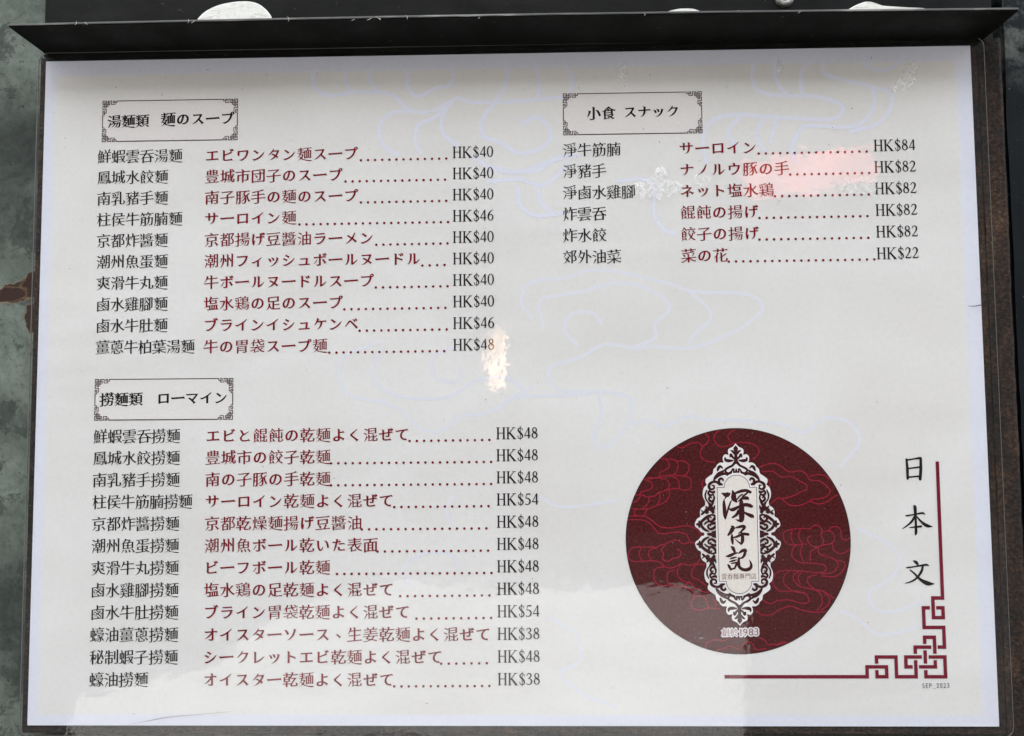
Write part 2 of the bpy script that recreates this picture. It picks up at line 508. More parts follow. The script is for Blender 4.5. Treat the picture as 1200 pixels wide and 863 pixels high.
KANA_SMALL = set('ィッュ')
_gl = {}
def glyph(ch, face):
    key = (ch, face)
    if key not in _gl:
        dense = len(raw_outline(ch)) >= 7 or sum(len(l) for l in raw_outline(ch)) > 260
        kana = '\u3040' <= ch <= '\u30ff'
        sh = 0.045 if kana else 0.075
        if face == 'thin': g = brushed(ch, 0.012 if dense else 0.015, -0.009 if dense else -0.010, 0.105, 1.5)
        elif face == 'red' and kana: g = brushed(ch, 0.028, 0.006, 0.07, 1.9, True)
        elif face == 'red': g = brushed(ch, 0.011 if dense else 0.018, -0.008 if dense else -0.006, 0.10, 1.6)
        elif face == 'bold' and kana: g = brushed(ch, 0.042, 0.014, 0.07, 2.2, True)
        elif face == 'bold': g = brushed(ch, 0.028 if dense else 0.036, 0.002 if dense else 0.004, 0.10, 1.8)
        elif face == 'halo': g = brushed(ch, 0.13, 0.13, 0, 0)
        elif face == 'plain': g = brushed(ch, -0.004, -0.004, 0, 0)
        else: g = brushed(ch, 0, 0, 0, 0)
        if ch in '麵麺' and face in ('thin', 'red', 'bold'):
            # in the brushed hand the left part's last stroke sweeps on under the right part
            big = max(g, key=lambda l: abs(sum(l[i - 1][0] * l[i][1] - l[i][0] * l[i - 1][1] for i in range(len(l)))))
            pos = sum(big[i - 1][0] * big[i][1] - big[i][0] * big[i - 1][1] for i in range(len(big))) > 0
            g = [[(x, (.86 - (.86 - y) * (.84 if x > .46 else .97))) for x, y in l] for l in g]
            tk = {'thin': .020, 'red': .026, 'bold': .034}[face]
            mid = spline([(.20, .17), (.30, .07), (.45, .005), (.65, -.035), (.85, -.055), (1.0, -.045)], False, 5)
            ws = [tk * (.35 + 1.5 * (i / (len(mid) - 1)) ** 1.2) * (1 if i < len(mid) - 4 else (len(mid) - 1 - i) / 4) for i in range(len(mid))]
            loop = [(x, y - w) for (x, y), w in zip(mid, ws)] + [(x, y + w) for (x, y), w in list(zip(mid, ws))[::-1]][1:]
            g.append(loop if pos else loop[::-1])
        _gl[key] = g
    return _gl[key]

from mathutils.geometry import delaunay_2d_cdt
_tri = {}
def glyph_tris(ch, face):
    """triangles of a glyph by winding number, so that crossing outlines cannot tear the fill"""
    key = (ch, face)
    if key in _tri: return _tri[key]
    loops = glyph(ch, face)
    vs_, es, segs = [], [], []
    for l in loops:
        b = len(vs_); n = len(l)
        vs_ += [Vector(p) for p in l]
        es += [(b + i, b + (i + 1) % n) for i in range(n)]
        segs += [(l[i][0], l[i][1], l[(i + 1) % n][0], l[(i + 1) % n][1]) for i in range(n)]
    if not vs_: _tri[key] = ([], []); return _tri[key]
    vo, eo, fo, *_r = delaunay_2d_cdt(vs_, es, [], 0, 1e-6)
    out = []
    for f in fo:
        p = [vo[i] for i in f]
        cx = sum(q.x for q in p) / len(p); cy = sum(q.y for q in p) / len(p)
        w = 0
        for x0, y0, x1, y1 in segs:
            if (y0 <= cy) != (y1 <= cy):
                if x0 + (cy - y0) / (y1 - y0) * (x1 - x0) > cx: w += 1 if y1 > y0 else -1
        if w:
            ar = (p[1] - p[0]).cross(p[2] - p[0])
            out.append(tuple(f) if ar > 0 else tuple(reversed(f)))
    _tri[key] = ([(v.x, v.y) for v in vo], out)
    return _tri[key]

def letters(name, items, mat, parent, z, label=None):
    """items: (char, face, cx, cy, size x, size y) in sheet mm"""
    v, f = [], []
    for (ch, face, cx, cy, sx, sy) in items:
        gv, gf = glyph_tris(ch, face)
        b = len(v)
        v += [(cx + (x - 0.5) * sx, cy + (y - 0.38) * sy, 0) for x, y in gv]
        f += [tuple(i + b for i in t) for t in gf]
    return mesh_obj(name, v, f, mat, parent, z, label=label)

# serif price figures as pen strokes, cap height 1
def ell(cx, cy, rx, ry, thick, thin, a0=0, a1=360, n=20):
    out = []
    for i in range(n + 1):
        a = math.radians(a0 + (a1 - a0) * i / n)
        w = thin + (thick - thin) * abs(math.cos(a)) ** 1.5
        out.append((cx + rx * math.cos(a), cy + ry * math.sin(a), w))
    return out
def serif(ch):
    T, H_ = 0.125, 0.035
    S = []
    L = lambda *p: S.append((list(p), False))
    C = lambda p: S.append((p, True))
    if ch == 'H':
        for x in (0.14, 0.64):
            L((x, 0.02, T), (x, 0.98, T)); L((x - .14, .985, H_), (x + .14, .985, H_)); L((x - .14, .015, H_), (x + .14, .015, H_))
        L((.14, .52, .045), (.64, .52, .045))
    elif ch == 'K':
        L((.13, 0.02, T), (.13, .98, T)); L((0, .985, H_), (.27, .985, H_)); L((0, .015, H_), (.27, .015, H_))
        L((.17, .44, .045), (.62, .97, .05)); L((.26, .56, .13), (.70, .03, .15))
        L((.48, .985, H_), (.78, .985, H_)); L((.54, .015, H_), (.84, .015, H_))
    elif ch == '$':
        C([(.46, .74, .03), (.43, .88, .04), (.28, .955, .045), (.12, .88, .06), (.09, .74, .10), (.20, .60, .13), (.36, .45, .14), (.46, .28, .10),
           (.42, .12, .06), (.27, .04, .045), (.12, .09, .04), (.06, .26, .05)])
        L((.27, -.08, .035), (.27, 1.13, .035))
    elif ch == '0': C(ell(.275, .53, .215, .465, .115, .035))
    elif ch == '4':
        L((.385, .98, .04), (.035, .31, .04)); L((.01, .30, .06), (.545, .30, .06)); L((.40, .06, .11), (.40, 1.0, .11))
    elif ch == '8':
        C(ell(.275, .775, .155, .205, .09, .035)); C(ell(.275, .32, .20, .245, .10, .035)); C([(.15, .66, .10), (.27, .56, .13), (.42, .44, .10)])
    elif ch == '6':
        C([(.50, .99, .02), (.32, .90, .06), (.15, .68, .10), (.085, .42, .115), (.10, .25, .10)]); C(ell(.29, .34, .195, .265, .105, .035))
    elif ch == '2':
        C([(.055, .76, .03), (.13, .92, .05), (.27, .975, .06), (.41, .88, .11), (.42, .70, .12), (.32, .46, .07), (.06, .12, .04)])
        L((.04, .105, .085), (.48, .105, .085)); L((.46, .09, .04), (.53, .26, .03))
    elif ch == '3':
        C([(.07, .80, .03), (.15, .94, .05), (.27, .975, .06), (.40, .88, .10), (.39, .71, .09), (.20, .57, .03)])
        C([(.20, .57, .03), (.38, .50, .07), (.46, .33, .12), (.41, .15, .09), (.26, .065, .05), (.12, .085, .05), (.05, .13, .07)])
    elif ch == '5':
        L((.15, .94, .085), (.50, .96, .085)); L((.17, .95, .03), (.10, .60, .03))
        C([(.10, .59, .035), (.27, .60, .06), (.43, .47, .11), (.45, .28, .12), (.36, .12, .08), (.18, .06, .04), (.05, .11, .06)])
    return S
SERIF_X = [0.0, 0.865, 1.78, 2.38, 3.0]
def price_mesh(name, text, x, yc, parent, z):
    k = Ink(); cap = 5.15
    for ch, ox in zip(text, SERIF_X):
        for pts, sm in serif(ch):
            q = [(x + (ox + p[0]) * cap, yc + (p[1] - 0.5) * cap, p[2] * cap * 0.92 + 0.12) for p in pts]
            k.ribbon(q, smooth=sm, cap=sm, per=3)
    return k.build(name, M['black'], parent, z)

# ------------------------------------------------------------------ setting
def box(name, x0, y0, z0, x1, y1, z1, mat, parent, label=None, bev=0.0):
    v = [(x, y, z) for z in (z0, z1) for y in (y0, y1) for x in (x0, x1)]
    f = [(0, 2, 3, 1), (4, 5, 7, 6), (0, 1, 5, 4), (2, 6, 7, 3), (0, 4, 6, 2), (1, 3, 7, 5)]
    o = mesh_obj(name, v, f, mat, parent, label=label)
    if bev:
        b = o.modifiers.new('bevel', 'BEVEL'); b.width = bev * MM; b.segments = 2
    return o

def out_there(u, v, D):
    """where the laminate at u, v mirrors to, D metres out from the wall (world x, z)"""
    d = R_CAM.to_3x3() @ Vector(((u - 600) / 900.0, -(v - 431.5) / 900.0, -1.0))
    t = (D + CAM_MM.z * MM) / -d.z
    return CAM_MM.x * MM + d.x * t, ZC + CAM_MM.y * MM + d.y * t
def on_ground(u, v):
    d = R_CAM.to_3x3() @ Vector(((u - 600) / 900.0, -(v - 431.5) / 900.0, -1.0))
    t = -(ZC + CAM_MM.y * MM) / d.y
    return CAM_MM.x * MM + d.x * t, -(-d.z * t - CAM_MM.z * MM)

me = bpy.data.meshes.new('road')
me.from_pydata([(-60, -60, 0), (60, -60, 0), (60, 60, 0), (-60, 60, 0)], [], [(0, 1, 2, 3)])
pm = new_mat('asphalt', (0.06, 0.06, 0.06), 0.9)
_k = NT(pm); _k.l(_k.ramp(_k.noise(3, 6, 0.65), [(0.3, (0.036, 0.036, 0.036)), (0.7, (0.06, 0.058, 0.056))]), _k.b.inputs['Base Color'])
pav = link('road', me, pm); pav['kind'] = 'structure'
# added pale slab in the road, its colour standing in for a sunlit patch
q = [on_ground(95, 850), on_ground(250, 795), on_ground(330, 745), on_ground(430, 703), on_ground(600, 715), on_ground(760, 700), on_ground(868, 715), on_ground(872, 862), on_ground(860, 960), on_ground(60, 960)]
me = bpy.data.meshes.new('sunlit_patch')
n = len(q)
me.from_pydata([(x, y, 0) for x, y in q] + [(x, y, 0.12) for x, y in q], [], [tuple(range(2 * n - 1, n - 1, -1))] + [(i, (i + 1) % n, (i + 1) % n + n, i + n) for i in range(n)])
pm = new_mat('sunlit_patch_tone', (0.5, 0.5, 0.48), 0.9)
_k = NT(pm); _k.l(_k.ramp(_k.noise(3, 6, 0.65), [(0.3, (0.42, 0.42, 0.41)), (0.7, (0.56, 0.56, 0.54))]), _k.b.inputs['Base Color'])
pav = link('sunlit_patch', me, pm); pav['kind'] = 'structure'

# the shaded street front opposite, seen only as faint reflections in the laminate
DF = 9.0
bld = bpy.data.objects.new('street_building', None); COL.objects.link(bld); bld.location = (0, -DF, 0)
bld['label'] = 'dark street front across the road, seen only as a faint reflection in the laminate'; bld['category'] = 'building'
def wbox(name, x0, y0, z0, x1, y1, z1, mat, parent, base=(0, 0, 0)):
    me = bpy.data.meshes.new(name)
    v = [(x - base[0], y - base[1], z - base[2]) for z in (z0, z1) for y in (y0, y1) for x in (x0, x1)]
    me.from_pydata(v, [], [(0, 2, 3, 1), (4, 5, 7, 6), (0, 1, 5, 4), (2, 6, 7, 3), (0, 4, 6, 2), (1, 3, 7, 5)])
    o = bpy.data.objects.new(name, me); me.materials.append(mat); COL.objects.link(o); o.parent = parent
    return o
fm = new_mat('soot_grey_render', (0.05, 0.048, 0.045), 0.9)
_k = NT(fm); _k.l(_k.ramp(_k.noise(0.7, 6, 0.65), [(0.3, (0.012, 0.012, 0.012)), (0.7, (0.05, 0.048, 0.046))]), _k.b.inputs['Base Color'])
gm = new_mat('dark_window_glass', (0.02, 0.022, 0.025), 0.3)
wbox('wall', -15, -6, 0.001, 15, 0, 7.8, fm, bld)
for fl in range(2):
    for i in range(9):
        x = -12 + i * 3.0; z = 3.6 + fl * 2.1
        wbox('window', x - .7, 0.002, z, x + .7, 0.05, z + 1.3, gm, bld)
def emis(name, col, st):
    m = new_mat(name, col, 0.5); b = m.node_tree.nodes['Principled BSDF']
    b.inputs['Emission Color'].default_value = (*col, 1)
    k = NT(m); k.l(k.math('MULTIPLY', k.smooth(k.noise(2.2, 6, 0.75, 0.8), 0.42, 0.66), st), b.inputs['Emission Strength'])
    return m
(x0, z0), (x1, z1) = out_there(868, 236, DF), out_there(1008, 190, DF)
s1 = wbox('shop_sign', x0, 0.06, z0, x1, 0.2, z1, emis('lit_red_sign', (1.0, 0.22, 0.20), 1.15), bld)
(x0, z0), (x1, z1) = out_there(574, 438, DF), out_there(590, 378, DF)
wbox('lit_doorway', x0, 0.06, z0, x1, 0.12, z1, emis('warm_lit_door', (1.0, 0.66, 0.42), 2.3), bld)

# weathered stone wall carrying the holder: a real block, its face uneven
wall = sheet_thing('stone_wall', 'weathered grey green stone wall with brown rust stains left of the menu', 'wall')
NX, NY = 70, 60
vx = [-1200 + 0, -800, -500, -400] + [-340 + i * 6 for i in range(56)] + [150, 221.5]
xs = sorted(set([v for v in vx if v <= 221.5])); ys = [-1440, -900, -500, -300] + [-250 + i * 8 for i in range(60)] + [300, 600, 1200, 2600]
from mathutils import noise as mn
vv = []; ff = []
for y in ys:
    for x in xs:
        d = 0.9 * mn.noise(Vector((x * .02, y * .02, 1))) + 0.35 * mn.noise(Vector((x * .09, y * .09, 4)))
        vv.append((x, y, -4.2 + d))
nx = len(xs)
for j in range(len(ys) - 1):
    for i in range(nx - 1):
        a = j * nx + i; ff.append((a, a + 1, a + nx + 1, a + nx))
mesh_obj('wall_face', vv, ff, M['wall'], wall, smooth=True)
box('wall_core', -1200, -1440, -300, 221.4, 2600, -6.2, M['wall'], wall)

pil = sheet_thing('dark_stone_pilaster', 'dark blue black stone pilaster with pale specks right of the rusty frame', 'pilaster')
vv = []; ff = []
xs2 = [230.6 + i * 5 for i in range(12)] + [330, 600, 1400]; ys2 = [-1440, -600, -250] + [-220 + i * 8 for i in range(55)] + [320, 900, 2600]
for y in ys2:
    for x in xs2:
        d = 1.0 * mn.noise(Vector((x * .03, y * .03, 7))) + 0.5 * mn.noise(Vector((x * .12, y * .12, 3)))
        if x < 230: d += 0.8 * mn.noise(Vector((3, y * .05, 9)))
        vv.append((x, y, -9 + d))
nx = len(xs2)
for j in range(len(ys2) - 1):
    for i in range(nx - 1):
        a = j * nx + i; ff.append((a, a + 1, a + nx + 1, a + nx))
mesh_obj('stone_face', vv, ff, M['stone'], pil, smooth=True)
box('stone_core', 230.7, -1440, -300, 1400, 2600, -11.5, M['stone'], pil)

# ------------------------------------------------------------------ holder: backing plate, side and bottom lips, header, hood
hold = sheet_thing('menu_holder', 'black and rusty metal holder with a projecting hood behind the laminated menu', 'menu holder')
box('back_plate', -212.9, -152.5, -3.2, 213.5, 151.0, -0.9, M['rust'], hold)
box('hood_shade_strip', -209.0, 149.3, -0.88, 219.5, 151.1, -0.3, M['frame'], hold)  # black strip added for the shade under the hood
# right lip: narrow angle folded forward, beyond it the dark gap
def strip(name, prof, y0, y1, mat, label=None, rag=0.0, n=60):
    """profile of x,z points swept along y"""
    v = []; f = []
    for j in range(n + 1):
        y = y0 + (y1 - y0) * j / n
        for q, (x, z) in enumerate(prof):
            r = rag * mn.noise(Vector((q * 3.1, y * .12, 5)))
            v.append((x + r, y, z + r * .6))
    k = len(prof)
    for j in range(n):
        for i in range(k - 1):
            a = j * k + i; f.append((a, a + 1, a + k + 1, a + k))
    return mesh_obj(name, v, f, mat, hold, label=label)
strip('side_lip', [(213.6, -0.6), (215.6, 0.9), (220.2, 3.6), (221.4, 3.2), (222.2, -2), (222.2, -14)], -158, 150.9, M['rust'], 'rusty brown right lip of the holder', 0.35)
box('gap_back', 222.3, -1440, -60, 230.5, 2600, -40, M['frame'], hold)
strip_b = mesh_obj('bottom_lip', [(-206, -158.5, 2.6), (213, -158.5, 2.6), (213, -156.0, 2.6), (-206, -156.0, 2.6),
                                  (-206, -153.2, -0.5), (213, -153.2, -0.5), (-206, -158.5, -3), (213, -158.5, -3)],
                   [(0, 1, 2, 3), (3, 2, 5, 4), (6, 7, 1, 0)], mat_rust('scuffed_bottom_metal', 1.3), hold)
# header plate above the hood and the hood itself
box('header_plate', -211.2, 151.2, -3.0, 220.2, 180.5, 0.0, M['frame'], hold, bev=0.3)
HZ = 24.0
def hood():
    v = []; f = []
    n = 60
    def yy(x, z):    # slight sag and bow along the length
        t = (x + 211) / 427
        return 152.9 - 0.9 * t + 0.9 * math.sin(math.pi * t) * (z / HZ) + 0.12 * mn.noise(Vector((x * .03, z, 2)))
    for i in range(n + 1):
        x = -210.9 + (427.0 + 0.2) * i / n
        v += [(x, yy(x, 0.2), 0.05), (x, yy(x, 8), 8), (x, yy(x, 16), 16), (x, yy(x, HZ) - 0.0, HZ), (x, yy(x, HZ) + 0.35, HZ + 0.45),
              (x, yy(x, HZ) + 1.3, HZ + 0.2), (x, yy(x, 16) + 1.35, 16), (x, yy(x, 0) + 1.35, 0.05)]
    for i in range(n):
        for q in range(8):
            a = i * 8 + q; b = i * 8 + (q + 1) % 8
            f.append((a, b, b + 8, a + 8))
    f.append(tuple(range(7, -1, -1))); f.append(tuple(range(n * 8, n * 8 + 8)))
    h = mesh_obj('hood', v, f, M['frame'], hold)
    wm = new_mat('edge_highlight_metal', (0.05, 0.05, 0.045), 0.45, 0.4)  # pale tones put in as the light caught by the front edge
    k = NT(wm)
    k.l(k.ramp(k.noise(60, 5, 0.7, sx=(0.35, 3, 1)), [(0.35, (0.02, 0.02, 0.018)), (0.55, (0.07, 0.068, 0.06)), (0.72, (0.30, 0.29, 0.26))]), k.b.inputs['Base Color'])
    v = []
    for i in range(n + 1):
        x = -210.9 + (427.2) * i / n; q = yy(x, HZ) + .45
        v += [(x, q - .12, HZ + .47), (x, q + .25, HZ + .5), (x, q + .8, HZ + .36)]
    f = []
    for i in range(n):
        for q in range(2):
            a = i * 3 + q; f.append((a, a + 1, a + 4, a + 3))
    mesh_obj('edge_highlight', v, f, wm, h, label='pale strip painted as the highlight along the front edge of the hood')
hood()
# screw with an open ring head on the header plate
sx, sy = P(919, -2, 0)
v = []; f = []
prof = [(0, 0.3), (1.5, 0.3), (1.7, 1.2), (2.6, 2.0), (3.6, 1.9), (4.3, 1.0), (4.4, 0.02)]
for (r, z) in prof:
    for q in range(24):
        a = 2 * math.pi * q / 24; rr = r * (1 + 0.03 * math.sin(q * 2.3))
        v.append((sx + rr * math.cos(a), sy + rr * math.sin(a), z))
for i in range(len(prof) - 1):
    for q in range(24):
        a = i * 24 + q; b = i * 24 + (q + 1) % 24
        f.append((a, b, b + 24, a + 24))
scr = mesh_obj('screw', v, f, M['steel'], hold, smooth=True, label='round steel screw in the header plate')
k = Ink(); k.ribbon([(sx - 1.5, sy - .2), (sx + 1.5, sy + .3)], 0.5, smooth=False); k.ribbon([(sx - .2, sy - 1.5), (sx + .2, sy + 1.5)], 0.5, smooth=False)
k.build('screw_slot', M['dark'], scr, 0.5)

# white foam pads stuck on the header plate
def pad(outline, thick, label, name='foam_pad'):
    cx = sum(p[0] for p in outline) / len(outline); cy = sum(p[1] for p in outline) / len(outline)
    n = len(outline); v = []
    for s, z in ((1.0, 0.02), (1.0, thick * .7), (0.94, thick), (0.5, thick * 1.02)):
        v += [(cx + (p[0] - cx) * s, cy + (p[1] - cy) * s, z + 0.12 * mn.noise(Vector((p[0], p[1], z)))) for p in outline]
    f = []
    for r in range(3):
        for i in range(n):
            a = r * n + i; b = r * n + (i + 1) % n; f.append((a, b, b + n, a + n))
    f.append(tuple(range(3 * n, 4 * n)))
    o = mesh_obj(name, v, f, M['sticker'], smooth=False)
    o.matrix_world = Matrix.Translation((0, 0, ZC)) @ SHEET_ROT
    o['label'] = label; o['category'] = 'foam pad'; o['group'] = 'white pads on the header plate'
def pad_px(pts, label, down=10, t=1.0):
    pp = [P(u, v, 0.5) for u, v in pts]
    pp = [p[:2] for p in spline(pp, False, 4)]
    x0, x1 = pp[0][0], pp[-1][0]; y = min(pp[0][1], pp[-1][1]) - down * .38
    y = max(y, 155.2)
    pad([(x1, y), (x0, y)][::1] + pp, t, label)
pad_px([(229, 27), (236, 18), (246, 11), (262, 5), (284, 2), (300, 4), (310, 10), (317, 18), (320, 27)], 'large white half round pad showing above the hood at the left')
pad_px([(776, 17), (784, 13.5), (797, 10.8), (812, 11), (821, 14), (827, 17)], 'small white sliver shaped pad left of the screw')
pad_px([(990, 14), (1000, 8), (1008, 4.5), (1015, 2.5), (1022, 3.5), (1034, 7.5), (1055, 9), (1075, 10), (1086, 11), (1088, 14)], 'ragged torn white pad right of the screw')
pad_px([(850, 15), (856, 13.5), (864, 12.5), (872, 13), (876, 15)], 'tiny torn white scrap just left of the screw', t=.6)

# ------------------------------------------------------------------ the menu sheet
menu = sheet_thing('menu_sheet', 'large laminated paper menu with black and dark red lines and a maroon round emblem', 'menu')
W2, H2 = 210.0, 148.97
NX, NY = 40, 30
v = []; f = []
for j in range(NY + 1):
    for i in range(NX + 1):
        v.append((-W2 + 2 * W2 * i / NX, -H2 + 2 * H2 * j / NY, 0))
for j in range(NY):
    for i in range(NX):
        a = j * (NX + 1) + i; f.append((a, a + 1, a + NX + 2, a + NX + 1))
mesh_obj('paper', v, f, M['paper'], menu)
# clear pouch with round corners, a little wider than the paper
fx0, fx1, fy0, fy1 = -213.0, 215.6, -153.4, 152.6
def rrect(x0, y0, x1, y1, r, n=6):
    out = []
    for cx, cy, a in ((x1 - r, y1 - r, 0), (x0 + r, y1 - r, 90), (x0 + r, y0 + r, 180), (x1 - r, y0 + r, 270)):
        for i in range(n + 1):
            t = math.radians(a + 90 * i / n); out.append((cx + r * math.cos(t), cy + r * math.sin(t)))
    return out
ol = rrect(fx0, fy0, fx1, fy1, 4.5)
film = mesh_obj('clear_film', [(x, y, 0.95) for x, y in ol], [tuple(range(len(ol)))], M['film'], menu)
n = len(ol); inn = rrect(fx0 + .28, fy0 + .28, fx1 - .28, fy1 - .28, 4.3)
mesh_obj('film_edge', [(x, y, 0.2) for x, y in ol] + [(x, y, 0.97) for x, y in ol] + [(x, y, 1.0) for x, y in inn],
         [(i, (i + 1) % n, (i + 1) % n + n, i + n) for i in range(n)] + [(i + n, (i + 1) % n + n, (i + 1) % n + 2 * n, i + 2 * n) for i in range(n)],
         M['edge'], menu)

# ---- pale cloud scrolls printed across the field
CLOUDS = [
 (350, 60, 3.4286, [[(70,60),(55,110),(80,160),(130,178),(230,165),(370,175),(440,235),(520,245),(590,215),(640,190),(690,205),(800,205),(900,200),(1060,185)],
  [(190,60),(185,100),(200,150),(230,165)],[(300,60),(280,100),(310,155),(340,170)],[(410,60),(440,100),(435,140),(470,180),(520,165),(560,145),(600,140),(625,100),(610,60)],
  [(830,50),(840,90),(820,160),(790,200)],[(950,50),(965,110),(965,180)],[(1070,55),(1100,110),(1090,170)],[(440,240),(370,250),(330,290),(325,350),(360,400),(400,415)],
  [(600,220),(540,270),(480,300),(470,370),(490,410)],[(620,200),(580,260),(580,330),(640,380)],
  [(790,210),(740,270),(740,340),(790,360),(830,380),(880,410),(950,400),(1010,360),(1000,300),(950,265),(900,290)],
  [(700,420),(760,460),(860,485),(960,480),(1040,430),(1120,420)],[(760,525),(880,515),(980,540),(1040,500),(1080,450)]], 1.85),
 (750, 60, 3.077, [[(410,40),(405,110),(440,150),(520,160),(640,165),(720,190),(730,220),(690,245),(580,245),(440,235),(330,230),(250,260),(225,330),(240,400)],
  [(485,30),(490,100),(520,150)],[(620,30),(585,70),(580,130),(590,160)],[(660,30),(665,80),(740,105),(830,130),(845,190),(810,250),(740,275),(600,270),(570,300),(545,350),(560,400)],
  [(830,130),(900,150),(905,200),(860,260),(760,290)],[(360,235),(320,290),(340,340)],[(450,240),(420,300),(450,360)],[(490,245),(470,330)],[(800,20),(830,60),(890,68),(950,30)]], 1.85),
 (580, 170, 3.75, [[(0,110),(100,120),(220,80),(290,60)],[(100,190),(110,260),(170,310),(300,300)],[(190,180),(200,250),(250,300)],[(540,160),(640,150),(700,180),(700,300),(740,370),(790,390)]], 1.7),
 (560, 290, 2.069, [[(130,170),(105,130),(130,85),(210,75),(270,55),(340,60),(410,75),(470,90),(510,105),(560,110),(620,110),(670,120),(690,150),(640,195),(600,215),(550,235),(500,245),(420,240),(380,245),(310,235),(250,265),(180,290),(175,330),(220,350),(310,350),(370,370),(360,430),(310,485),(280,460),(300,400),(290,355)],
  [(160,200),(150,130),(210,115),(260,105),(320,88),(380,90),(440,115),(465,150),(430,185),(430,220),(380,240)],[(510,105),(560,150),(560,180),(530,205),(510,235)],
  [(300,185),(280,160),(230,160),(210,200),(240,235)],[(360,430),(420,420),(450,435),(510,410),(560,420),(640,420),(740,430),(790,450),(840,415),(900,425),(925,470),(880,530)],[(0,410),(60,380),(130,340)]], 1.5),
 (340, 380, 2.857, [[(300,60),(180,110),(165,180),(200,240),(300,260),(370,290),(430,345),(500,360),(570,310),(640,300),(700,280),(740,250),(850,240),(1000,235)],
  [(310,80),(275,150),(290,200),(360,240),(480,250),(560,230),(620,190),(720,180),(770,210),(790,240)],[(570,150),(560,190),(510,190),(475,160),(480,110),(540,80)]], 1.5),
 (300, 560, 2.608, [[(600,60),(580,100),(600,140)],[(870,60),(940,90),(1100,70)],[(470,330),(450,280),(520,230),(600,240),(620,280)],[(900,430),(980,480),(990,560),(930,600),(1000,660),(1100,700)]], 1.4),
 (1000, 690, 6.907, [[(40,-480),(250,-380),(380,-240),(300,-80),(140,20),(160,150),(300,190),(560,110)],[(-100,180),(20,240),(100,300),(200,370),(400,350),(540,290)]], 1.4),
]
k = Ink(); k2 = Ink()
for ox, oy, s, lines, w in CLOUDS:
    for l in lines: (k if oy < 200 else k2).ribbon(traced(l, ox, oy, s), w, per=8)
o = k.build('cloud_scroll', M['cloud'], menu, 0.03); o['kind'] = 'stuff'
o = k2.build('cloud_scroll', M['cloud2'], menu, 0.03); o['kind'] = 'stuff'

# ---- fret knot shared by the corner ornament and the heading borders (units: one cell)
KNOT_A = [[(5, 0), (5, 0)]]
def knot(left, top, gap=0.3):
    a = 0.5 - 0.18
    return [[(left, 0), (8, 0), (8, 1), (6, 1), (6, 0), (7, 0), (7, .68)], [(7, 1.32), (7, 2), (5, 2), (5, 0), (3, 0), (3, 1.68)],
            [(3, 2.32), (3, 3), (1.34, 3)], [(.7, 3), (0, 3), (0, 5), (2, 5), (2, 7), (1.34, 7)], [(.7, 7), (0, 7), (0, 6), (1, 6), (1, 8), (0, 8), (0, top)],
            [(2.34, 2), (4, 2), (4, 1), (3.32, 1)], [(2.68, 1), (1, 1), (1, 1.68)], [(1, 2.32), (1, 4), (2, 4), (2, 3.32)], [(2, 2.68), (2, 1.32)],
            [(2, .68), (2, 0), (0, 0), (0, 2), (1.66, 2)]]

# ---- heading boxes
def heading(px0, px1, cols, label):
    x0, y1 = px0; x1, y0 = px1
    pts = []
    c = 3.2; n = []
    for (cx, cy, sx_, sy_) in ((x0, y0, 1, 1), (x1, y0, -1, 1), (x1, y1, -1, -1), (x0, y1, 1, -1)):
        q = [(cx + sx_ * 0.3, cy + sy_ * c), (cx + sx_ * c * .7, cy + sy_ * c * .7), (cx + sx_ * c, cy + sy_ * 0.3)]
        if sx_ * sy_ < 0: q.reverse()
        n += q
    k = Ink(); k.poly(n)
    pan = k.build('heading_panel', M['blush'], menu, 0.10, label)
    k = Ink(); u = 0.80
    for cx, cy, fx, fy in ((x1, y0, -1, 1), (x0, y0, 1, 1), (x0, y1, 1, -1), (x1, y1, -1, -1)):
        mx = (x1 - x0) / 2 / u; my = (y1 - y0) / 2 / u
        for l in knot(mx, my):
            l2 = [(cx + fx * a * u, cy + fy * b * u) for a, b in l]
            k.ribbon(l2, 0.33, smooth=False)
    b = k.build('heading_border', M['orn'], pan, 0.03)
    letters('heading_lettering', [(ch, 'bold', x, y, s, s) for ch, x, y, s in cols], M['black'], pan, 0.05)
def row_px(text, u0, v0, u1, v1, size, adv=None):
    a = P(u0, v0); b = P(u1, v1); n = len(text)
    return [(ch, a[0] + (b[0] - a[0]) * (i + .5) / n, a[1] + (b[1] - a[1]) * (i + .5) / n, size) for i, ch in enumerate(text) if ch != ' ']
heading(P(121, 119), P(278, 164), row_px('湯麵類', 126, 143, 175, 142, 6.5) + row_px('麺のスープ', 188.5, 140.5, 275.5, 138.5, 6.9), 'heading box over the ten soup noodle lines')
heading(P(112, 445), P(272.5, 491.5), row_px('撈麵類', 117, 468.5, 167.5, 468, 6.5) + row_px('ローマイン', 183.5, 467, 267.5, 466, 6.7), 'heading box over the twelve tossed noodle lines')
heading(P(660, 110.5), P(822.8, 156), row_px('小食', 687, 133.5, 721.5, 132.5, 6.5) + row_px('スナック', 730, 131.8, 796.5, 130.5, 6.6), 'heading box over the six snack lines')

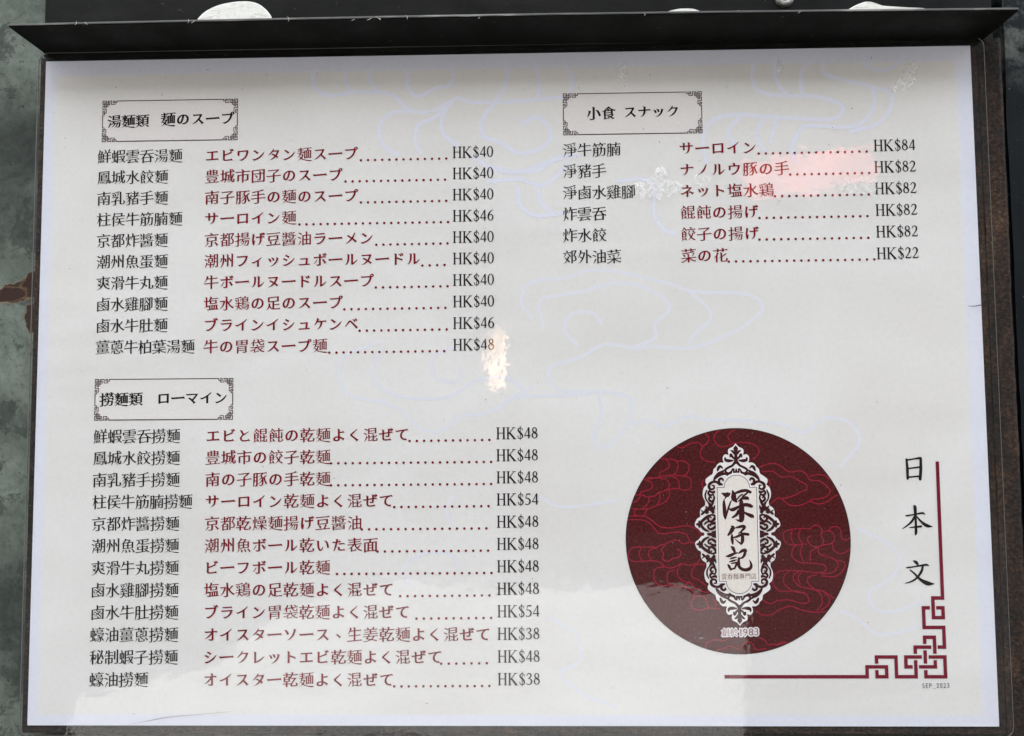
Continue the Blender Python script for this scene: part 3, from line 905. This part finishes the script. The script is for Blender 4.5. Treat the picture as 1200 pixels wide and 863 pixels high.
# ---- menu rows
ROWS1 = [('鮮蝦雲吞湯麵','エビワンタン麺スープ','40',423,523),('鳳城水餃麵','豊城市団子のスープ','40',405,521.5),('南乳豬手麵','南子豚手の麺のスープ','40',423,523),
 ('柱侯牛筋腩麵','サーロイン麺','46',351,525),('京都炸醬麵','京都揚げ豆醬油ラーメン','40',441,524.5),('潮州魚蛋麵','潮州フィッシュボールヌードル','40',495,521),
 ('爽滑牛丸麵','牛ボールヌードルスープ','40',440.5,524.5),('鹵水雞腳麵','塩水鶏の足のスープ','40',403.5,522),('鹵水牛肚麵','ブラインイシュケンベ','46',421.5,523.5),('薑蔥牛柏葉湯麵','牛の胃袋スープ麺','48',386,520.5)]
ROWS2 = [('鮮蝦雲吞撈麵','エビと餛飩の乾麺よく混ぜて','48',480,573.5),('鳳城水餃撈麵','豊城市の餃子乾麺','48',388,575.5),('南乳豬手撈麵','南の子豚の手乾麺','48',388,575.5),
 ('柱侯牛筋腩撈麵','サーロイン乾麺よく混ぜて','54',462,572.5),('京都炸醬撈麵','京都乾燥麺揚げ豆醬油','48',424,570),('潮州魚蛋撈麵','潮州魚ボール乾いた表面','48',442.5,572),
 ('爽滑牛丸撈麵','ビーフボール乾麺','48',395,576),('鹵水雞腳撈麵','塩水鶏の足乾麺よく混ぜて','48',469,573.5),('鹵水牛肚撈麵','ブライン胃袋乾麺よく混ぜて','54',488,575.5),
 ('蠔油薑蔥撈麵','オイスターソース、生姜乾麺よく混ぜて','38',0,0),('秘制蝦子撈麵','シークレットエビ乾麺よく混ぜて','48',517,570.5),('蠔油撈麵','オイスター乾麺よく混ぜて','38',462,573.5)]
ROWS3 = [('淨牛筋腩','サーロイン','84',889,1015.5),('淨豬手','ナノルウ豚の手','82',926,1018.5),('淨鹵水雞腳','ネット塩水鶏','82',908,1018),
 ('炸雲吞','餛飩の揚げ','82',890,1016.5),('炸水餃','餃子の揚げ','82',890,1017.5),('郊外油菜','菜の花','22',854,1024.5)]
def rows(data, y_first, y_last, cx_, jx, px_, cdrop, jy, py, dy_, dotv, n):
    for i, (cn, jp, pr, d0, d1) in enumerate(data):
        y = y_first + (y_last - y_first) * i / (n - 1)
        t = i / (n - 1)
        x = cx_[0] + (cx_[1] - cx_[0]) * t
        long_ = len(cn) == 7
        pc = 6.42 if long_ else 6.55
        it = [(ch, 'thin', x + 3.1 + pc * q, y + cdrop, 6.65, 6.85) for q, ch in enumerate(cn)]
        row = letters('dish_name', it, M['thin'], menu, 0.12, 'menu line %s at HK$%s' % (cn, pr))
        x = jx[0] + (jx[1] - jx[0]) * t
        it = []
        for q, ch in enumerate(jp):
            s = 7.15 if '\u3040' <= ch <= '\u30ff' else 6.8
            it.append((ch, 'red', x + 3.45 + 7.03 * q + (2.0 if ch == '、' else 0), y + jy + (1.6 if ch == '、' else 0), s, s))
        letters('dish_translation', it, M['red'], row, 0.0)
        if d1:
            a = P(d0, 0)[0]; vdot = 0
            yd = y + dy_
            # find sheet x of the dots at this height
            def sx_at(u):
                lo, hi = 0.0, 863.0
                for _ in range(30):
                    m_ = (lo + hi) / 2
                    if P(u, m_)[1] > yd: lo = m_
                    else: hi = m_
                return P(u, lo)[0]
            a, b = sx_at(d0), sx_at(d1)
            nd = max(2, round((b - a) / 3.25) + 1)
            k = Ink()
            for q in range(nd):
                cx, cy = a + (b - a) * q / (nd - 1), yd + 0.25 * (q / nd)
                k.v += [(cx + .58 * math.cos(j * math.pi / 5), cy + .58 * math.sin(j * math.pi / 5), 0) for j in range(10)]
                k.f.append(tuple(range(len(k.v) - 10, len(k.v))))
            k.build('dot_leader', M['red'], row, 0.0)
        price_mesh('price', 'HK$' + pr, px_[0] + (px_[1] - px_[0]) * t, y + py, row, 0.0)
rows(ROWS1, 103.95, 16.8, (-184.9, -183.6), (-135.6, -135.0), (-22.7, -22.7), 0.0, -0.15, -0.35, -3.35, 0, 10)
rows(ROWS2, -23.15, -129.35, (-183.7, -182.9), (-133.3, -132.9), (-3.75, -3.75), 0.0, 0.0, 0.2, -2.9, 0, 12)
rows(ROWS3, 103.95, 55.3, (27.0, 26.5), (78.9, 78.9), (165.6, 165.3), 0.0, 0.0, 0.0, -2.9, 0, 6)

# ---- round emblem
def ring_pts(cx, cy, r, n=128): return [(cx + r * math.cos(2 * math.pi * i / n), cy + r * math.sin(2 * math.pi * i / n)) for i in range(n)]
ECX, ECY, ER = 101.1, -70.0, 48.6
k = Ink(); k.poly(ring_pts(ECX, ECY, ER)); emb = k.build('emblem_disc', M['disc'], menu, 0.12, 'round maroon emblem with cloud lines')
k = Ink(); k.ribbon(ring_pts(ECX, ECY, ER - .1), 0.32, closed=True, per=1); k.build('disc_rim', M['black'], emb, 0.012)
SW = [
 (730,500,7.993,[[(345,300),(390,300),(430,340),(425,390),(350,430),(330,475),(200,495)],[(400,305),(470,310),(515,350),(500,420),(470,455)],
 [(500,325),(570,325),(620,370),(600,440),(560,462),(470,455),(400,460),(330,480)],[(200,500),(260,520),(275,560),(250,590),(180,610),(150,635)],
 [(230,480),(350,485),(420,510),(430,570),(380,605),(330,620),(300,650),(230,660),(170,640),(110,635)],[(400,460),(470,470),(520,510),(525,580)],
 [(560,462),(620,480),(640,530),(620,590),(560,595),(520,580),(430,590),(380,605)],[(150,635),(160,660),(120,705),(95,710)],[(245,660),(240,710),(180,770),(85,770)],
 [(340,620),(345,680),(310,740),(240,770),(180,775)],[(430,595),(435,650),(390,710),(320,740)],[(120,770),(105,810),(125,835)],[(235,770),(205,810),(205,835)],
 [(500,185),(560,200),(620,165),(700,150),(745,185)],[(770,65),(800,100),(795,150),(740,200),(725,270),(770,320),(860,335)],
 [(900,38),(855,90),(870,160),(930,190),(1010,170),(1070,150),(1180,155),(1260,190),(1270,250),(1220,310)],[(1050,28),(990,70),(990,120),(1040,165)],[(760,495),(740,530),(745,570)]]),
 (850,500,7.993,[[(320,380),(430,345),(510,365),(600,425),(700,415),(760,450),(790,500),(880,510),(950,560),(980,600),(940,660),(810,685),(780,705),(690,740),(600,735),(530,680)],
 [(340,425),(440,420),(500,460),(530,475),(620,470),(700,515),(760,550),(755,590),(690,620),(620,655),(530,675),(490,670),(420,725)],[(790,470),(850,450),(930,460),(975,495)],
 [(790,700),(880,725),(960,700),(1020,655),(1050,647)],[(390,490),(420,520),(415,560)]]),
 (730,600,7.993,[[(60,40),(200,40),(270,80),(350,140),(450,150),(600,130),(700,170),(740,230)],[(55,75),(170,75),(240,100),(290,150),(350,205),(500,190),(590,210),(620,270)],
 [(300,330),(140,330),(80,345),(50,400),(60,440),(110,465),(250,458),(340,465)],[(180,330),(150,390),(180,460)],[(310,340),(250,360),(240,410),(270,455)],
 [(340,465),(390,510),(460,525),(550,485),(620,500),(690,480),(720,440)],[(300,340),(360,310),(400,300),(430,285),(500,265),(570,300),(630,285),(680,300)],
 [(400,310),(360,350),(380,400),(370,440),(420,465),(470,435),(530,420),(540,370),(510,350)],[(390,515),(310,530),(285,600),(310,660),(370,692),(450,680)],
 [(480,545),(420,570),(415,640),(450,685),(560,700),(600,670),(630,660)],[(550,485),(510,540),(520,610),(570,650),(630,665),(670,710),(760,750),(800,750)],[(690,490),(770,495)],
 [(690,490),(645,550),(650,610),(700,635),(770,685)],[(570,700),(660,745),(670,790),(640,850),(650,900),(720,922),(800,900),(900,905)],[(670,790),(760,795),(800,890)],[(840,805),(880,880)]]),
 (730,670,7.993,[[(770,715),(790,665),(860,635),(930,650),(980,630)],[(870,750),(940,720),(1000,695),(1080,720),(1130,670),(1200,665),(1250,730),(1340,720)]]),
 (850,670,7.993,[[(320,620),(370,645),(400,680),(490,680),(570,665)],[(490,690),(530,660),(560,660)],
 [(355,270),(420,300),(500,270),(600,265),(700,295),(770,290),(780,250),(740,205),(640,180),(600,185),(500,180)],[(290,365),(340,405),(430,400),(520,350),(610,325),(720,360),(830,380),(935,375)]]),
 (850,600,7.993,[[(500,740),(455,690),(445,640),(480,570),(560,548),(720,555),(850,570),(920,560),(945,525),(900,490),(800,480),(700,475),(640,440),(620,390),(640,330),(680,305)],
 [(600,555),(550,600),(550,670),(640,745),(740,755)],[(690,560),(640,590),(640,640),(700,700),(790,720),(860,740),(900,790),(900,870),(860,925)],[(720,560),(680,610),(700,680)],
 [(850,590),(780,610),(770,660),(830,720),(930,750),(1015,805)],[(720,315),(700,380),(730,460)],[(870,335),(800,370),(795,460)],
 [(870,340),(880,395),(960,420),(1040,460),(1050,520),(990,570),(900,580)],[(1040,460),(1100,465),(1120,500),(1090,560),(1020,605),(900,600)],
 [(680,305),(610,310),(560,280),(540,220),(560,185),(620,165),(700,155),(790,160)],[(630,170),(610,230),(640,300)],[(700,165),(685,230),(720,295)],
 [(790,160),(830,125),(880,135),(905,180),(890,220)],[(905,185),(980,180),(1020,230),(1000,290),(920,310),(840,330),(780,290),(770,245),(800,225)],[(890,220),(920,270),(900,310)],
 [(970,185),(990,145),(1050,140),(1080,180),(1090,250),(1140,260),(1162,243)],[(1000,295),(1010,350),(1060,390),(1120,380),(1162,345)],[(680,305),(760,300)],[(930,760),(975,810),(960,870),(900,920)]]),
]
k = Ink()
for ox, oy, s, lines in SW:
    for l in lines:
        q = []
        for (x, y) in traced(l, ox, oy, s):
            dx, dy = x - ECX, y - ECY; r = math.hypot(dx, dy)
            if r > ER - .45: x, y = ECX + dx / r * (ER - .45), ECY + dy / r * (ER - .45)
            q.append((x, y))
        k.ribbon(q, 0.46, per=5)
k.build('cloud_line', M['swirl'], emb, 0.016)

# plaque: scalloped white silhouette, dark filigree, ivory panel (built for one quarter, mirrored)
U = 0.3705                                     # mm per traced unit
PX, PY = 101.05, -67.3                        # plaque centre on the sheet
SIL = [(0,106),(3.2,102.3),(8.3,99.5),(9.2,96),(8.6,92.6),(12.5,93.2),(15.2,90.5),(15.4,86.5),(14.6,83.6),(19,83.4),(22.4,81),(23.6,78.5),(26.6,75.6),(27.8,70.5),
       (32,67.5),(36,64),(36.2,60),(35,57.5),(38.5,54),(40,47),(39.3,42.5),(37.4,38.5),(37.6,33.5),(41.6,30.5),(43.6,26),(43.4,20.5),(47,18),(49.6,13),(49.4,9),(45.5,6),(42.8,2.6),(39.6,1.6),(39.0,0)]
def quad(pts, sx_, sy_): return [(PX + sx_ * p[0] * U, PY + sy_ * p[1] * U) + tuple(p[2:]) for p in pts]
sil = [(p[0], p[1]) for p in spline(SIL, False, 4)]
full = quad(sil, 1, 1) + quad(sil, 1, -1)[::-1][1:] + quad(sil, -1, -1)[1:] + quad(sil, -1, 1)[::-1][1:-1]
# fill as fan strips between silhouette and centre line, convex-safe
cu = bpy.data.curves.new('plaque', 'CURVE'); cu.dimensions = '2D'; cu.fill_mode = 'BOTH'
sp = cu.splines.new('POLY'); sp.points.add(len(full) - 1)
for p, q in zip(sp.points, full): p.co = (q[0] * MM, q[1] * MM, 0, 1)
sp.use_cyclic_u = True
tmp = bpy.data.objects.new('plaque', cu); COL.objects.link(tmp)
me = bpy.data.meshes.new_from_object(tmp.evaluated_get(bpy.context.evaluated_depsgraph_get())); bpy.data.objects.remove(tmp)
for p in me.polygons:
    if p.normal.z < 0: p.flip()
plq = link('plaque', me, M['white'], emb, 0.20)
FIL = [ # (x, y, width) strokes of the upper right quarter, traced units, y up from the middle
 [(0,103,1),(0,100,4.2),(0,95,2.4),(0,90,3),(0,84,3.4)], [(1.5,93,1),(3.6,96.5,2),(5.6,97.6,1)], [(1,87,1.2),(4,90,2),(6,93.2,2),(6.8,90.2,1.2)],
 [(1,84,2.6),(4.5,80,2),(9.5,77.5,2),(12.8,74.8,1.9),(11,71.6,1.6),(7,71.8,1.6),(4,76,1.3)], [(3.5,86,1.2),(8,85.6,2.8),(12,86.4,2.6),(12.8,89,1.4)],
 [(0,76,1),(0,71,2.6),(0,66.5,1)], [(2.8,76,1.2),(2.6,72,1.6),(1.2,68,.9)], [(5,73,1),(6.5,70,1.8),(4,66,1.8),(1,62.8,1.6)],
 [(1,61.5,1.8),(6,63.6,1.8),(11,65,1.2)], [(3,64.5,1.2),(8,68.5,2.6),(13,70.6,2.4),(18,69.6,2.4),(22,67.4,2),(25,64.5,1.4)],
 [(13,75,1.2),(17,72.6,2.2),(21,70.4,2.6),(25,66,2.2),(26.6,62,1.6)], [(16,77,1),(18.6,79.2,2.2),(20.6,77.6,2.6),(22,74.4,1.5)],
 [(4,60.4,1.6),(9,59.6,1.6),(13,57.4,1.4)], [(12.6,64,1),(13,59.6,1.8),(16.6,57.4,2),(20,59.6,2.2),(20.4,63.2,2.2),(17.6,65,2),(15.4,62.6,1.6)],
 [(20,57.6,1.6),(23,60.6,2.2),(27.4,61,2.2),(31.6,58.4,2.6),(32.4,54.4,2.4),(29.6,52.2,1.8),(26.6,53.6,1.7),(26.6,56.6,1.4),(28.8,56.8,1)],
 [(16.6,55.4,1.6),(19,57,2),(21.6,54.4,1.7),(20,51.6,1.6),(17.8,52.8,1.1)], [(16.8,56,1.3),(17.2,51,1.6),(20.4,49.4,2.2)], 
 [(19.6,48.6,3),(23.6,49.8,2.4),(28.4,48.8,2),(32,50.2,1.6)], [(27.6,46.6,1.2),(31.4,45.2,2),(33.4,48.2,1.8),(32,51,1.2)],
 [(35.2,51.2,1),(37,46,1.5),(36.4,41,1.3),(34.2,37.6,1)], [(27.6,46.4,1),(26.6,41.6,1.7),(29.4,38,2),(32.6,40.2,2),(32,43.2,1.6),(29.8,42.6,1.2)],
 [(26.8,40,1),(28.6,36,2),(31.4,32.6,3),(33.6,29,2.6),(35.2,26.4,1.6)], [(34.4,38,1),(31.6,34,2.4),(28.4,29,2),(27.6,25,1.4)],
 [(26.4,33,1),(27.6,29.4,2.2),(30,30.6,1.6),(30.2,27.2,1.4)], [(33.4,29,1.6),(36.6,32,1.4)],
 [(28.6,24.6,1.4),(31,28,1.8),(34.8,29.6,2),(37.2,27.4,1.9),(36,24.4,1.5),(33.8,25.6,1.1)], [(37.4,27,1.2),(39.6,25,2.2),(41.6,23.2,1.6)],[(39.4,25.6,1),(41.8,27.6,1)],
 [(26.4,21.4,1.8),(30,22.6,1.6),(33.6,20.8,1.6)], [(33.4,22,1.6),(37.4,18.8,2.6),(41.4,15.4,2.4),(44.4,12.4,2)], [(42.6,12.2,2.8),(45.4,11.6,3),(47.4,11.6,1.8)],[(44.8,15,1.6),(44.8,8.4,1.6)],
 [(26,19,2.6),(28.6,16,2.4),(31.8,14.6,2),(34.4,17.6,2),(33,20.8,1.5),(30.8,19.2,1.1)], [(25.6,13,2.6),(29.6,12.2,2),(32.8,11.2,1)], [(33,15,1.2),(36.4,13.8,1.6),(38.8,11.6,1.2)],
 [(25.8,9,2.4),(29,6.6,2.4),(32,5.8,2),(34.6,8.2,1.9),(33.6,11,1.4),(31.4,9.6,1)], [(42.6,10.4,2.2),(40,6.8,2.4),(36.8,4.6,2),(34,3.4,1.2)],
 [(25.6,1.2,2.2),(30,0.9,2),(35,0.5,1.2)], [(25.6,3.6,1.2),(29.6,2.6,1.4)],
]
k = Ink()
for st in FIL:
    for a in (1, -1):
        for b in (1, -1):
            k.ribbon([(x, y, w * U * 1.3 + 0.06) for x, y, w in quad(st, a, b)], per=4)
k.build('filigree', M['orn'], plq, 0.01)
def panel_outline(g):
    R, SH, Wd, Hh = 14.9, 54.5, 23.1, 54.5
    pts = []
    for i in range(17):
        a = math.pi * i / 16; pts.append((R * math.cos(a) + 0, SH + (R - .6) * math.sin(a)))
    top = [(Wd, Hh)] + [(R, Hh)] + pts[1:-1] + [(-R, Hh), (-Wd, Hh)]
    bottom = [(-x, -y) for x, y in top]
    return [(PX + x * U * g, PY + y * U * (1 + (g - 1) * .4)) for x, y in top + bottom]
def fill_outline(name, pts, mat, parent, z):
    cu = bpy.data.curves.new(name, 'CURVE'); cu.dimensions = '2D'; cu.fill_mode = 'BOTH'
    sp = cu.splines.new('POLY'); sp.points.add(len(pts) - 1)
    for p, q in zip(sp.points, pts): p.co = (q[0] * MM, q[1] * MM, 0, 1)
    sp.use_cyclic_u = True
    tmp = bpy.data.objects.new(name, cu); COL.objects.link(tmp)
    me = bpy.data.meshes.new_from_object(tmp.evaluated_get(bpy.context.evaluated_depsgraph_get())); bpy.data.objects.remove(tmp)
    for p in me.polygons:
        if p.normal.z < 0: p.flip()
    return link(name, me, mat, parent, z)
fill_outline('panel_margin', panel_outline(1.10), M['white'], plq, 0.29)
fill_outline('name_panel', panel_outline(1.0), M['ivory'], plq, 0.30)
k = Ink(); po = panel_outline(1.0); k.ribbon(po, 0.24, smooth=False, closed=True); k.build('panel_line', M['orn'], plq, 0.31)
# brushed shop name, traced strokes
BR = [
 [[(365,-25,12),(425,0,55),(462,-12,48),(478,-20,20)],[(440,0,25),(412,50,14)],[(398,60,10),(396,120,34),(404,220,44),(408,300,34),(414,345,8)],[(422,330,12),(448,220,22),(485,110,18),(505,75,8)],
  [(515,-60,14),(530,-10,52),(535,50,62),(570,95,26)],[(530,-10,20),(610,-45,34),(700,-62,36),(765,-38,34)],[(745,-52,20),(690,0,22),(650,20,14)],[(575,65,20),(625,10,18),(660,-10,12)],
  [(600,90,14),(650,50,30),(715,45,44),(738,58,22)],[(465,195,12),(515,208,42),(600,170,34),(700,138,44),(780,158,40),(798,155,16)],[(636,60,30),(642,150,58),(645,260,66),(642,350,56),(625,382,12)],
  [(560,345,6),(600,360,26),(640,360,40)],[(605,225,40),(570,280,34),(515,318,20)],[(665,235,16),(720,268,34),(790,300,46),(808,318,16)]],
 [[(497,438,14),(520,460,48),(495,515,44),(455,565,22)],[(508,560,20),(510,620,38),(518,685,22)],[(545,468,10),(600,452,30),(665,440,36),(682,460,36),(640,510,22),(600,540,12)],
  [(520,600,10),(580,585,28),(660,550,34),(735,555,34)],[(640,525,24),(655,580,38),(655,650,40),(635,690,24)],[(640,690,20),(590,655,16),(545,610,5)]],
 [[(492,722,10),(520,745,44),(545,795,34)],[(425,862,14),(470,856,40),(530,828,34),(590,812,14)],[(478,900,12),(520,886,26),(572,874,14)],[(472,938,12),(520,926,26),(572,912,14)],
  [(448,975,12),(466,1000,34),(492,1050,28)],[(500,962,16),(575,950,26)],[(578,955,26),(560,1000,28),(545,1032,20)],[(490,1046,24),(548,1030,24)],
  [(602,822,14),(640,792,36),(690,772,40),(705,792,30)],[(692,790,36),(684,840,38),(655,882,24)],[(598,896,18),(660,880,26)],
  [(604,886,26),(602,950,40),(612,1010,42),(665,1048,42),(735,1046,46),(776,1010,40),(772,955,26),(750,912,6)]],
]
for st in BR:
    k = Ink()
    for s_ in st:
        k.ribbon([(x, y, w / 12 * 0.3705 * (1.08 if st is BR[2] else 1.2)) for x, y, w in traced(s_, 815, 580, 12)], per=6)
    k.build('brush_character', M['orn'], plq, 0.32)
letters('shop_line', [(c, 'plain', x, y, 2.5, 2.8) for c, x, y, _ in row_px('雲吞麵専門店'.replace('専', '專'), 844.7, 675.5, 886.3, 675, 0)], M['brown'], plq, 0.32)
def centred(ch, face, x, y, s):
    xs_ = [p[0] for l in glyph(ch, face) for p in l]; ys_ = [p[1] for l in glyph(ch, face) for p in l]
    return (ch, face, x + (0.5 - (min(xs_) + max(xs_)) / 2) * s, y + (0.38 - 0.36) * s, s, s)
yr = row_px('創於', 845.2, 741.2, 865.2, 741, 0)
a = P(868.2, 740.8); b = P(886.3, 740.2)
digits = [(c, *P(u, 741.0 - i * .3)) for i, (c, u) in enumerate(zip('1983', (868, 873.2, 879.8, 886.2)))]
it_h = [(c, 'halo', x, y, 3.4, 3.5) for c, x, y, _ in yr]; it_n = [(c, 'plain', x, y, 3.4, 3.5) for c, x, y, _ in yr]
it_h += [centred(c, 'halo', x, y, 4.3) for c, x, y in digits]
hal = letters('founding_year_halo', it_h, M['halo'], emb, 0.20)
for i, (c, x, y) in enumerate(digits):
    it_n.append(centred(c, 'plain', x, y, 4.3))
letters('founding_year', it_n, M['year'], hal, 0.02)

# ---- language title and corner ornament
NIH = [
 [[(106,88,8),(111,140,11),(113,197,10)],[(106,94,7),(150,86,6),(182,82,11)],[(186,82,10),(187,140,12),(183,200,12)],[(113,141,6),(150,136,6),(180,133,7)],[(113,190,6),(150,186,6),(182,184,7)]],
 [[(103,406,4),(115,405,6),(155,398,5),(195,391,8),(208,397,4)],[(147,350,4),(154,360,13),(158,430,9),(160,495,11),(157,512,6)],[(156,404,9),(130,445,8),(83,480,2)],[(160,405,4),(190,440,9),(222,462,14),(252,467,2)],[(124,473,3),(150,470,6),(188,466,9)]],
 [[(147,660,5),(160,668,13),(170,680,8)],[(106,698,4),(120,697,6),(165,690,5),(215,682,9),(231,687,3)],[(198,690,8),(190,720,10),(165,755,8),(135,775,6),(99,786,2)],[(128,712,5),(150,730,7),(185,765,11),(225,786,18),(262,789,2)]],
]
for st in NIH:
    k = Ink()
    for s_ in st: k.ribbon([(x, y, w / 4.8 * .37 * 1.3 + .1) for x, y, w in traced(s_, 1040, 520, 4.8)], per=6)
    k.build('title_character', M['black'], menu, 0.12)
KX, KY = P(1108.0, 793.2)
cell = 78.5 / 6.907 * 0.3655
k = Ink()
left = (KX - P(849, 795)[0]) / cell; top = (P(1100, 541)[1] - KY) / cell
for l in knot(left, top): k.ribbon([(KX - a * cell, KY + b * cell) for a, b in l], cell * 0.36, smooth=False)
k.build('corner_fret', M['knot'], menu, 0.12)
def narrow(c, x, y):
    g = centred(c, 'plain', x, y, 2.3)
    return (*g[:4], 2.3, 2.9)
dt = row_px('SEP_2023', 1080, 803.6, 1113.2, 803.2, 0)
letters('date_mark', [(c, 'plain', x + .6, y, 2.2, 2.8) if c == '_' else narrow(c, x, y) for c, x, y, _ in dt], M['navy'], menu, 0.12)

# ---- specks, a hair and a small tear on the pouch
k = Ink()
random.seed(3)
for _ in range(90):
    x = random.uniform(-205, 205); y = random.uniform(-145, 147) if random.random() < .6 else random.uniform(100, 147)
    r = random.uniform(.08, .22); l = random.uniform(0, .7); a = random.uniform(0, 3.14)
    k.ribbon([(x, y, r), (x + l * math.cos(a) * .5 + .1, y + l * math.sin(a) * .5, r * 1.4), (x + l * math.cos(a) + .2, y + l * math.sin(a) + .05, r * .6)], per=2)
o = k.build('dirt_specks', M['dark'], menu, 0.99); o['kind'] = 'stuff'
k = Ink()
k.ribbon([P(1133, 359) + (.12,), P(1140, 359.5) + (.3,), P(1148, 358) + (.35,), P(1152, 357) + (.15,)], per=4)
k.build('crack', M['dark'], menu, 0.99)
k = Ink()
k.ribbon([P(152, 848) + (.08,), P(170, 845) + (.15,), P(185, 842) + (.35,), P(196, 840) + (.3,), P(215, 838) + (.22,), P(240, 836) + (.14,), P(272, 833) + (.06,)], per=4)
k.build('crease', new_mat('trapped_dirt', (0.30, 0.28, 0.25), 0.7, 0.3), menu, 0.99)
# lint caught on the hood's front edge
random.seed(11)
k = Ink()
for u in (88, 102, 220, 224, 338, 412, 430, 445, 446, 477, 560, 755, 935):
    x, y = P(u, 31 - u * .0165, HZ + .6)
    a = random.uniform(.3, 2.6); l = random.uniform(.8, 2.6)
    k.ribbon([(x, y, .08), (x + l * .5 * math.cos(a) + .4, y + l * .5 * math.sin(a), .12), (x + l * math.cos(a), y + l * math.sin(a), .06)], per=4)
lint = k.build('lint', M['sticker'], None, 0)
lint.matrix_world = Matrix.Translation((0, 0, ZC)) @ SHEET_ROT @ Matrix.Translation((0, 0, (HZ + .62) * MM))
lint['kind'] = 'stuff'; lint['label'] = 'pale threads of lint caught along the front edge of the black hood'; lint['category'] = 'lint'

bpy.data.objects.remove(_to); bpy.data.curves.remove(_tc)
scene.cycles.max_bounces = 8
scene.cycles.transparent_max_bounces = 12
